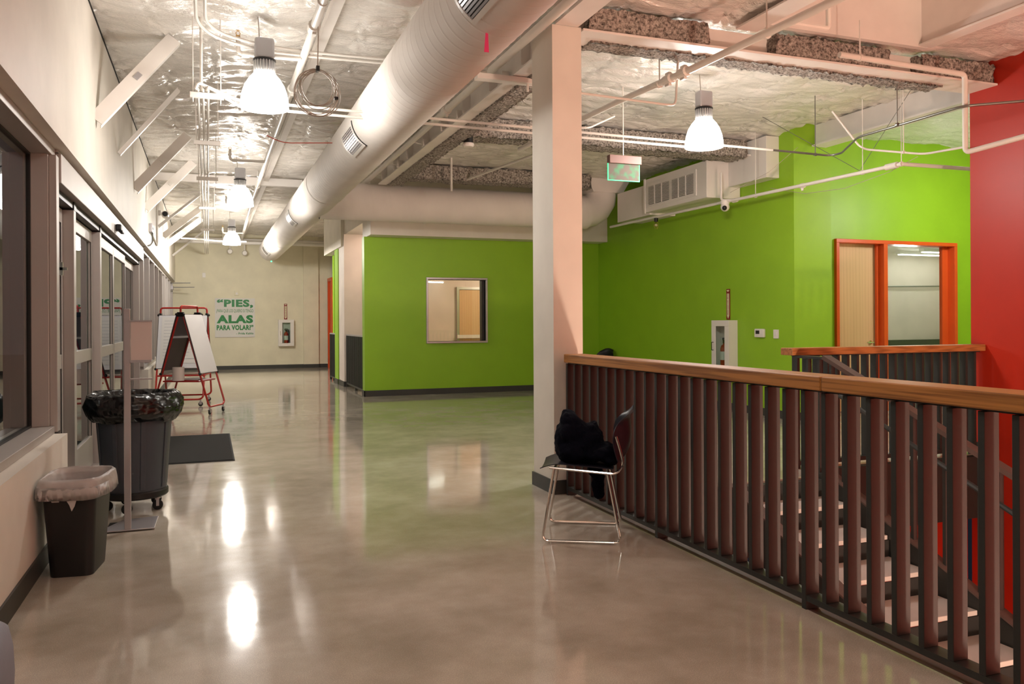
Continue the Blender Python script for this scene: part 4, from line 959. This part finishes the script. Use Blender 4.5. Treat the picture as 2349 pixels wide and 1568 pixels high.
# ================================================================== EASELS
def easel(label, o, rz, L, W, H, back_board=True, cap=True, papers=False):
    """ridge along local y (0..L), legs spread along local x (+-W/2)"""
    e = thing('whiteboard_easel', label, 'easel', o, rz, group='red rolling easels')
    r = .015; zt = H-.04; zc_ = .115
    for sx in (-1, 1):
        pts = [(sx*.03, 0, zt), (sx*W/2, 0, zc_+.04), (sx*W/2, .05, zc_), (sx*W/2, L-.05, zc_), (sx*W/2, L, zc_+.04), (sx*.03, L, zt)]
        build(MB().tube(bend(pts, .05, 4), r, 8), 'leg_frame', 'redtube', e, smooth='auto', local=True)
        u = Vector((sx*(W/2-.03), 0, zc_-zt)).normalized(); nrm = Vector((-u.z*sx, 0, u.x*sx)); 
        A = Vector((sx*.03, 0, zt-.02))+nrm*sx*.02*sx; hb = .93
        def P(d_, y, off): return Vector((sx*.03, y, zt-.02))+u*d_+Vector((abs(u.z)*sx, 0, abs(u.x)))*off
        b = MB(); v = [P(0, -.02, .018), P(0, L+.02, .018), P(hb, L+.02, .018), P(hb, -.02, .018), P(0, -.02, .032), P(0, L+.02, .032), P(hb, L+.02, .032), P(hb, -.02, .032)]
        b.add(v, [(3,2,1,0),(4,5,6,7),(0,1,5,4),(1,2,6,5),(2,3,7,6),(3,0,4,7)])
        bd = build(b, 'board', 'wb_back', e, local=True)
        v = [P(.008, -.012, .0325), P(.008, L+.012, .0325), P(hb-.008, L+.012, .0325), P(hb-.008, -.012, .0325)]; v += [p+Vector((sx*.002, 0, .001)) for p in v]
        build(MB().add(v, [(3,2,1,0),(4,5,6,7),(0,1,5,4),(1,2,6,5),(2,3,7,6),(3,0,4,7)]), 'writing_surface', 'wb', bd, local=True)
        cr = MB()
        for d_ in (0, hb):
            for y in (-.02, L+.02): cr.sphere(P(d_, y, .025), .022, 6)
        build(cr, 'corner_clip', 'black', e, local=True)
        build(MB().bar(P(.35, 0, 0), P(.35, L, 0), .012, .03).bar(P(.9, 0, 0), P(.9, L, 0), .012, .05), 'cross_bar', 'silver', e, local=True)
        build(MB().tube([(sx*W/2*.64, 0, .50), (sx*W/2*.64, L, .50)], .012, 8), 'rung', 'redtube', e, smooth='auto', local=True)
        for y in (.04, L-.04):
            x = sx*W/2
            cs = build(MB().tube([(x, y, zc_-.005), (x, y, .075)], .010, 8).box(x-.014, x+.014, y-.028, y+.028, .068, .08).box(x-.017, x-.012, y-.02, y+.02, .03, .075).box(x+.012, x+.017, y-.02, y+.02, .03, .075), 'caster_fork', 'silver', e, local=True)
            build(MB().lathe([(.03, -.011), (.036, -.008), (.036, .008), (.03, .011)], 16, (x, y, .037), 'X'), 'wheel', 'rubber', cs, smooth='auto', local=True)
    for y in (0, L): build(MB().tube([(-W/2*.64, y, .50), (W/2*.64, y, .50)], .012, 8), 'rung', 'redtube', e, smooth='auto', local=True)
    build(MB().tube(bend([(0, .0, zt-.02), (0, .0, H+.07), (0, L, H+.07), (0, L, zt-.02)], .05), r, 8), 'top_handle', 'redtube', e, smooth='auto', local=True)
    build(MB().box(-.05, .05, -.02, .02, zt-.05, zt+.02).box(-.05, .05, L-.02, L+.02, zt-.05, zt+.02), 'hinge_block', 'black', e, bevel=.006, local=True)
    build(MB().box(-W/2*.62, W/2*.62, .02, L-.02, .505, .515), 'tray', 'redtube', e, local=True)
    return e, P
e1, P1 = easel('white A-frame board on red rolling frame, open end facing the bin', (-.385, 13.18, 0), -.434, .55, .85, 1.56)
e2, P2 = easel('red rolling easel with pinned papers standing behind the white board', (-.75, 14.95, 0), -.24-PI/2+.10, .74, .92, 1.56)
# paper sheets pinned on the rear easel's camera-facing board
pts = []
t = thing('paper_roll', 'white roll of paper standing on the easel tray', 'paper roll', (-.42, 13.16, .516))
build(MB().lathe([(.085, 0), (.085, .20)], 24, (-.42, 13.16, .516)), 'roll', 'pinkboard', t, smooth='auto')
build(MB().lathe([(.030, .0), (.030, .202)], 14, (-.42, 13.16, .516)), 'core', 'cable', t, smooth='auto')
t = thing('paper_stack', 'loose stack of white papers lying flat on the easel tray', 'papers', (-.2, 13.35, .516))
for k in range(3):
    T = Matrix.Translation((-.20, 13.35, .517+k*.006)) @ Matrix.Rotation(-.4+.15*k, 4, 'Z')
    build(MB().box(-.12, .12, -.16, .16, 0, .005, T), 'sheet', 'paper', t)
# chart sheet with drawn lines clipped to the rear easel (child of the easel's face)
def chart(e, P, L):
    def Q(d_, y, off): return P(d_, y, off)
    sh_ = tag(MBsheet([Q(.04, .04, .037), Q(.04, L-.04, .037), Q(.84, L-.04, .037), Q(.84, .04, .037)], 'paper', e), None, None)
    ln = MB(); r = random.Random(3)
    for k in range(13):
        d_ = .10+k*.055; y0 = .08; y1 = L-.08-r.random()*.25
        a, b = Q(d_, y0, .0395), Q(d_+r.uniform(-.004, .004), y1, .0395); c, d = Q(d_+.006, y1, .0395), Q(d_+.006, y0, .0395)
        ln.add([a, b, c, d], [(0, 1, 2, 3)])
    build(ln, 'pen_lines', 'ltgrey', e, local=True)
def MBsheet(v, mat, e):
    v = [Vector(p) for p in v]; n = (v[1]-v[0]).cross(v[3]-v[0]).normalized()*.0008
    return build(MB().add([p-n for p in v]+[p+n for p in v], [(3,2,1,0),(4,5,6,7),(0,1,5,4),(1,2,6,5),(2,3,7,6),(3,0,4,7)]), 'chart_sheet', mat, e, local=True)
chart(e2, P2, .74)

# ================================================================== BINS, STAND, MAT
t = thing('trash_can', 'large round grey trash can on wheels with black bag over its rim', 'trash can', (-.515, 6.66, 0))
c = (-.515, 6.66, 0)
build(MB().lathe([(.215, .15), (.218, .16), (.238, .45), (.262, .80), (.275, .80), (.278, .83), (.262, .83), (.255, .80), (.20, .17), (.0001, .17)], 44, c, cap=False), 'can_body', 'grey_pl', t, smooth='auto')
rb = MB()
for k in range(8):
    a = 2*PI*k/8+.3; p0 = (c[0]+.219*math.cos(a), c[1]+.219*math.sin(a), .17); p1 = (c[0]+.262*math.cos(a), c[1]+.262*math.sin(a), .76)
    rb.bar(p0, p1, .035, .012, (math.cos(a), math.sin(a), 0))
build(rb, 'rib', 'grey_pl', t, bevel=.004)
build(MB().lathe([(.220, .10), (.230, .11), (.230, .145), (.222, .155), (.0001, .15)], 40, c, cap=False), 'dolly', 'black', t, smooth='auto')
for k in range(5):
    a = 2*PI*k/5+PI*1.43; x, y = c[0]+.185*math.cos(a), c[1]+.185*math.sin(a)
    f = build(MB().tube([(x, y, .10), (x, y, .085)], .022, 10).box(x-.010, x+.010, y-.018, y-.013, .03, .09).box(x-.010, x+.010, y+.013, y+.018, .03, .09), 'caster_fork', 'silver', t)
    build(MB().lathe([(.030, -.012), (.037, -.008), (.037, .008), (.030, .012)], 16, (x, y, .037), 'Y'), 'wheel', 'rubber', f, smooth='auto')
def bag(name, ring, z_in, z_top, z_low, mat, parent, rr_, n=96, drop=None):
    """film folded over a rim: ring(a) gives the plan radius vector of the rim"""
    r = np.random.default_rng(5); ph = r.uniform(0, 6.28, 12)
    def wob(a, k): return sum(math.sin(a*f+ph[(f+k) % 12])/f**.6 for f in (2, 3, 5, 8, 13, 21))*.28
    prof = [(-.62, z_in), (-.34, z_in+.12), (-.035, z_top-.05), (0.0, z_top-.004), (.012, z_top+.006), (.034, z_top-.012), (.052, z_top-.05), (.060, z_top-.10), (.046, z_low+.05), (.022, z_low+.01), (.010, z_low)]
    V = []; N = len(prof)
    for i, (off, z) in enumerate(prof):
        for j in range(n):
            a = 2*PI*j/n; x, y = ring(a); d_ = math.hypot(x, y); ux, uy = x/d_, y/d_
            wv = wob(a, i)
            o_ = off*(1 if off < 0 else rr_); o_ = o_*(d_ if off < -.1 else 1)
            amp = .020*rr_*(1 if off > .01 else .4)
            zz = z+wv*(.012*rr_ if i < 7 else .030*rr_); o_ += wv*amp+ (math.sin(a*37+i*1.3)*(.0035*rr_ if rr_ > 1 else .0006))
            V.append((c_[0]+x+ux*o_, c_[1]+y+uy*o_, zz))
    fs = [(i*n+j, i*n+(j+1) % n, (i+1)*n+(j+1) % n, (i+1)*n+j) for i in range(N-1) for j in range(n)]
    mb = MB(); mb.v = V; mb.f = fs
    return build(mb, name, mat, parent, smooth=True)
c_ = (c[0], c[1])
bag('bin_bag', lambda a: (.272*math.cos(a), .272*math.sin(a)), .45, .865, .665, 'blackbag', t, 1.15)
t = thing('wastebasket', 'black rectangular wastebasket with clear liner standing by the left wall', 'wastebasket', (-.70, 5.12, 0))
def rrect(hx, hy, r, n=6):
    out = []
    for cx, cy, a0 in ((hx-r, hy-r, 0), (-hx+r, hy-r, PI/2), (-hx+r, -hy+r, PI), (hx-r, -hy+r, 1.5*PI)):
        for k in range(n+1): out.append((cx+r*math.cos(a0+PI/2*k/n), cy+r*math.sin(a0+PI/2*k/n)))
    return out
rot = -.12
def R2(p, cx, cy): return (cx+p[0]*math.cos(rot)-p[1]*math.sin(rot), cy+p[0]*math.sin(rot)+p[1]*math.cos(rot))
m = MB(); lv = [(.108, .155, .04, .0), (.110, .157, .042, .012), (.136, .205, .05, .485), (.144, .215, .055, .487), (.144, .215, .055, .51), (.136, .205, .05, .51), (.100, .150, .04, .02)]
rings = [[(*R2(p, -.690, 5.15), z) for p in rrect(hx, hy, r)] for hx, hy, r, z in lv]; n = len(rings[0])
m.add([p for r in rings for p in r], [(i*n+j, i*n+(j+1) % n, (i+1)*n+(j+1) % n, (i+1)*n+j) for i in range(len(rings)-1) for j in range(n)]+[tuple(range(n))]+[tuple((len(rings)-1)*n+j for j in range(n))])
build(m, 'basket_body', 'black', t, smooth='auto')
c_ = (-.690, 5.15)
def rect_ring(a):
    ca, sa = math.cos(a), math.sin(a); hx, hy = .147, .219; p = 5.0
    d_ = (abs(ca/hx)**p+abs(sa/hy)**p)**(-1/p); x, y = d_*ca, d_*sa
    return (x*math.cos(rot)-y*math.sin(rot), x*math.sin(rot)+y*math.cos(rot))
lb = bag('bin_liner', rect_ring, .15, .535, .45, 'clearbag', t, .62, 128)
tg = MB(); tg.add([(-.73, 4.915, .455), (-.66, 4.905, .455), (-.675, 4.90, .40), (-.688, 4.90, .375), (-.70, 4.902, .41), (-.73, 4.925, .455), (-.66, 4.915, .455), (-.675, 4.91, .40), (-.688, 4.91, .375), (-.70, 4.912, .41)],
    [(0,1,2,3,4), (9,8,7,6,5)]); tg.add([(-.80, 4.93, .458), (-.74, 4.92, .458), (-.75, 4.915, .425), (-.785, 4.92, .425)], [(0,1,2,3)])
build(tg, 'liner_tail', 'clearbag', t)
t = thing('sign_stand', 'tall silver floor sign stand with blank pale placard before trash can', 'sign stand', (-.49, 5.92, 0))
build(MB().add([(-.66, 5.93, 0.006), (-.34, 5.93, .006), (-.335, 6.28, .006), (-.56, 6.24, .006), (-.66, 6.0, .006), (-.66, 5.93, .016), (-.34, 5.93, .016), (-.335, 6.28, .016), (-.56, 6.24, .016), (-.66, 6.0, .016)],
    [(4,3,2,1,0),(5,6,7,8,9),(0,1,6,5),(1,2,7,6),(2,3,8,7),(3,4,9,8),(4,0,5,9)]), 'base_plate', 'silver', t, bevel=.003)
build(MB().box(-.64, -.36, 5.95, 6.22, 0, .006), 'foot_pad', 'rubber', t)
build(MB().box(-.525, -.483, 5.93, 5.955, .016, 1.475), 'pole', 'silver', t, bevel=.004)
ph = build(MB().box(-.480, -.352, 5.925, 5.94, 1.135, 1.395), 'placard', 'pinkboard', t)
build(MB().box(-.484, -.346, 5.918, 5.944, 1.388, 1.398), 'top_clip', 'silver', ph); build(MB().box(-.484, -.356, 5.918, 5.944, 1.118, 1.135), 'bottom_clip', 'silver', ph)
build(MB().box(-.483, -.35, 5.92, 5.95, 1.003, 1.013), 'arm', 'silver', t)
t = thing('door_mat', 'dark grey rubber-edged mat on the floor beyond the trash can', 'mat', (-.3, 9.6, 0))
build(MB().box(-1.0, .228, 8.618, 10.62, .001, .012), 'carpet', 'mat', t)
build(MB().box(-1.02, .245, 8.60, 8.618, .001, .008).box(.228, .245, 8.618, 10.62, .001, .008).box(-1.02, .245, 10.62, 10.68, .001, .008), 'rubber_edge', 'rubber', t, bevel=.002)
# blue-grey padded seat corner at the lower left edge of the frame
t = thing('padded_seat', 'blue-grey padded seat corner at the lower left edge', 'seat', (-.80, 3.0, 0))
m = MB(); n = 24; rows = []
for z, s_ in ((.0, .92), (.05, 1.0), (.18, 1.03), (.27, 1.0), (.33, .92), (.36, .75), (.37, .3)):
    rows.append([(-.745+.118*s_*math.copysign(abs(math.cos(a))**.6, math.cos(a)), 3.04+.31*s_*math.copysign(abs(math.sin(a))**.6, math.sin(a)), z) for a in np.linspace(0, 2*PI, n, endpoint=False)])
m.add([p for r in rows for p in r], [(i*n+j, i*n+(j+1) % n, (i+1)*n+(j+1) % n, (i+1)*n+j) for i in range(len(rows)-1) for j in range(n)]+[tuple(range(n)), tuple(6*n+j for j in range(n))])
PAD = m
build(m, 'cushion', 'seatpad', t, smooth=True)

# ================================================================== CHAIRS AND JACKET
def chair(label, o, rz, plastic='navy_pl', group=None):
    """faces local +x"""
    c = thing('stacking_chair', label, 'chair', o, rz, group)
    r = .0085
    for sy in (-1, 1):
        y = sy*.245
        # sled side: from the seat front down, along the floor and up to the seat back, then the back upright
        pts = [(.17, y*.90, .455), (.245, y, .011), (-.245, y, .011), (-.165, y*.90, .425)]
        build(MB().tube(bend(pts, .045, 5), r, 8), 'leg', 'chrome', c, smooth='auto', local=True)
        build(MB().tube(bend([(.20, y*.88, .462), (-.22, y*.88, .428), (-.262, y*.88, .49), (-.240, y*.86, .58), (-.215, y*.84, .66)], .05, 5), r, 8), 'seat_rail', 'chrome', c, smooth='auto', local=True)
    build(MB().tube([(.17, -.22, .45), (.17, .22, .45)], r, 8), 'cross_tube', 'chrome', c, local=True)
    nu, nv = 14, 14
    def shell(fn, name):
        V = []; t_ = .005
        for lay in (0, 1):
            for i in range(nu+1):
                for j in range(nv+1): V.append(fn(i/nu, j/nv*2-1, lay*t_))
        N = (nu+1)*(nv+1); F = []
        for lay in (0, 1):
            for i in range(nu):
                for j in range(nv): F.append(tuple(lay*N+k for k in (i*(nv+1)+j, (i+1)*(nv+1)+j, (i+1)*(nv+1)+j+1, i*(nv+1)+j+1)))
        bd = [i*(nv+1) for i in range(nu+1)]+[nu*(nv+1)+j for j in range(1, nv+1)]+[i*(nv+1)+nv for i in range(nu-1, -1, -1)]+[j for j in range(nv-1, 0, -1)]
        for k in range(len(bd)): a, b = bd[k], bd[(k+1) % len(bd)]; F.append((a, b, b+N, a+N))
        mb = MB(); mb.add(V, F); return build(mb, name, plastic, c, smooth='auto', local=True)
    def seat(u, v, t_):
        x = -.20+.46*u; w = .225*(1-.10*max(0, u-.8)*5)
        z = .440+.035*u-.10*max(0, u-.72)**1.6*3.2+.018*v*v
        return (x, v*w, z+t_)
    def back(u, v, t_):
        w = .215*(1-.42*max(0, u-.45)**2*3.3-.10*(1-u)**3)
        x = -.228+.03*math.sin(PI*u)-.10*u**6-(.03*(1-u)+.10*math.sin(PI*u)**.8)*(1-v*v)
        z = .50+.335*u-.03*v*v*u
        return (x+t_, v*w, z)
    shell(seat, 'seat'); shell(back, 'backrest')
    return c
ang = math.atan2(.474, -.881)
chair('navy plastic chair with chrome sled legs holding a dark jacket', (2.275, 4.79, 0), ang, group='plastic stacking chairs')
chair('black chair at the green corner with only its top showing over the rail', (7.12, 14.25, 0), PI+.5, 'black', 'plastic stacking chairs')
# jacket: crumpled cloth heap with hanging sleeve
T = Matrix.Translation((2.275, 4.79, 0)) @ Matrix.Rotation(ang, 4, 'Z')
m = MB()
def ell(x, y, z, a, b, cc, ry=0, rzz=0):
    Tm = T @ Matrix.Translation((x, y, z)) @ Matrix.Rotation(ry, 4, 'Y') @ Matrix.Rotation(rzz, 4, 'Z') @ Matrix.Diagonal((a, b, cc, 1))
    pr = [(max(1e-6, math.sin(PI*i/12)), -math.cos(PI*i/12)) for i in range(13)]; m.lathe(pr, 20, (0, 0, 0), 'Z', Tm, cap=False)
ell(.06, .0, .55, .12, .16, .10); ell(.085, .02, .66, .085, .13, .09); ell(.09, .02, .735, .065, .09, .065, .3); ell(-.02, .0, .60, .12, .14, .09, .35)
ell(-.10, 0, .53, .12, .16, .06, .25); ell(-.17, 0, .49, .06, .15, .035); ell(.02, -.10, .53, .10, .09, .06); ell(-.02, .0, .66, .10, .10, .035, .75); ell(.105, 0, .765, .035, .07, .035); ell(.03, .02, .68, .06, .10, .10, .7)
ell(.13, .0, .60, .05, .11, .10); ell(-.05, -.19, .47, .055, .06, .045); ell(-.07, -.235, .40, .050, .035, .11); ell(-.085, -.24, .29, .045, .03, .11); ell(-.09, -.24, .23, .038, .028, .055)
jk = build(m, 'hooded_jacket', 'cloth')
tag(jk, 'dark navy jacket heaped on the chair seat with one sleeve hanging', 'jacket')
md = jk.modifiers.new('weld', 'REMESH'); md.mode = 'VOXEL'; md.voxel_size = .011; md.use_smooth_shade = True
sm = jk.modifiers.new('soft', 'SMOOTH'); sm.factor = .6; sm.iterations = 5
tx = bpy.data.textures.new('folds', 'CLOUDS'); tx.noise_scale = .075; tx.noise_depth = 2
dp = jk.modifiers.new('folds', 'DISPLACE'); dp.texture = tx; dp.strength = .040; dp.mid_level = .5; dp.texture_coords = 'GLOBAL'
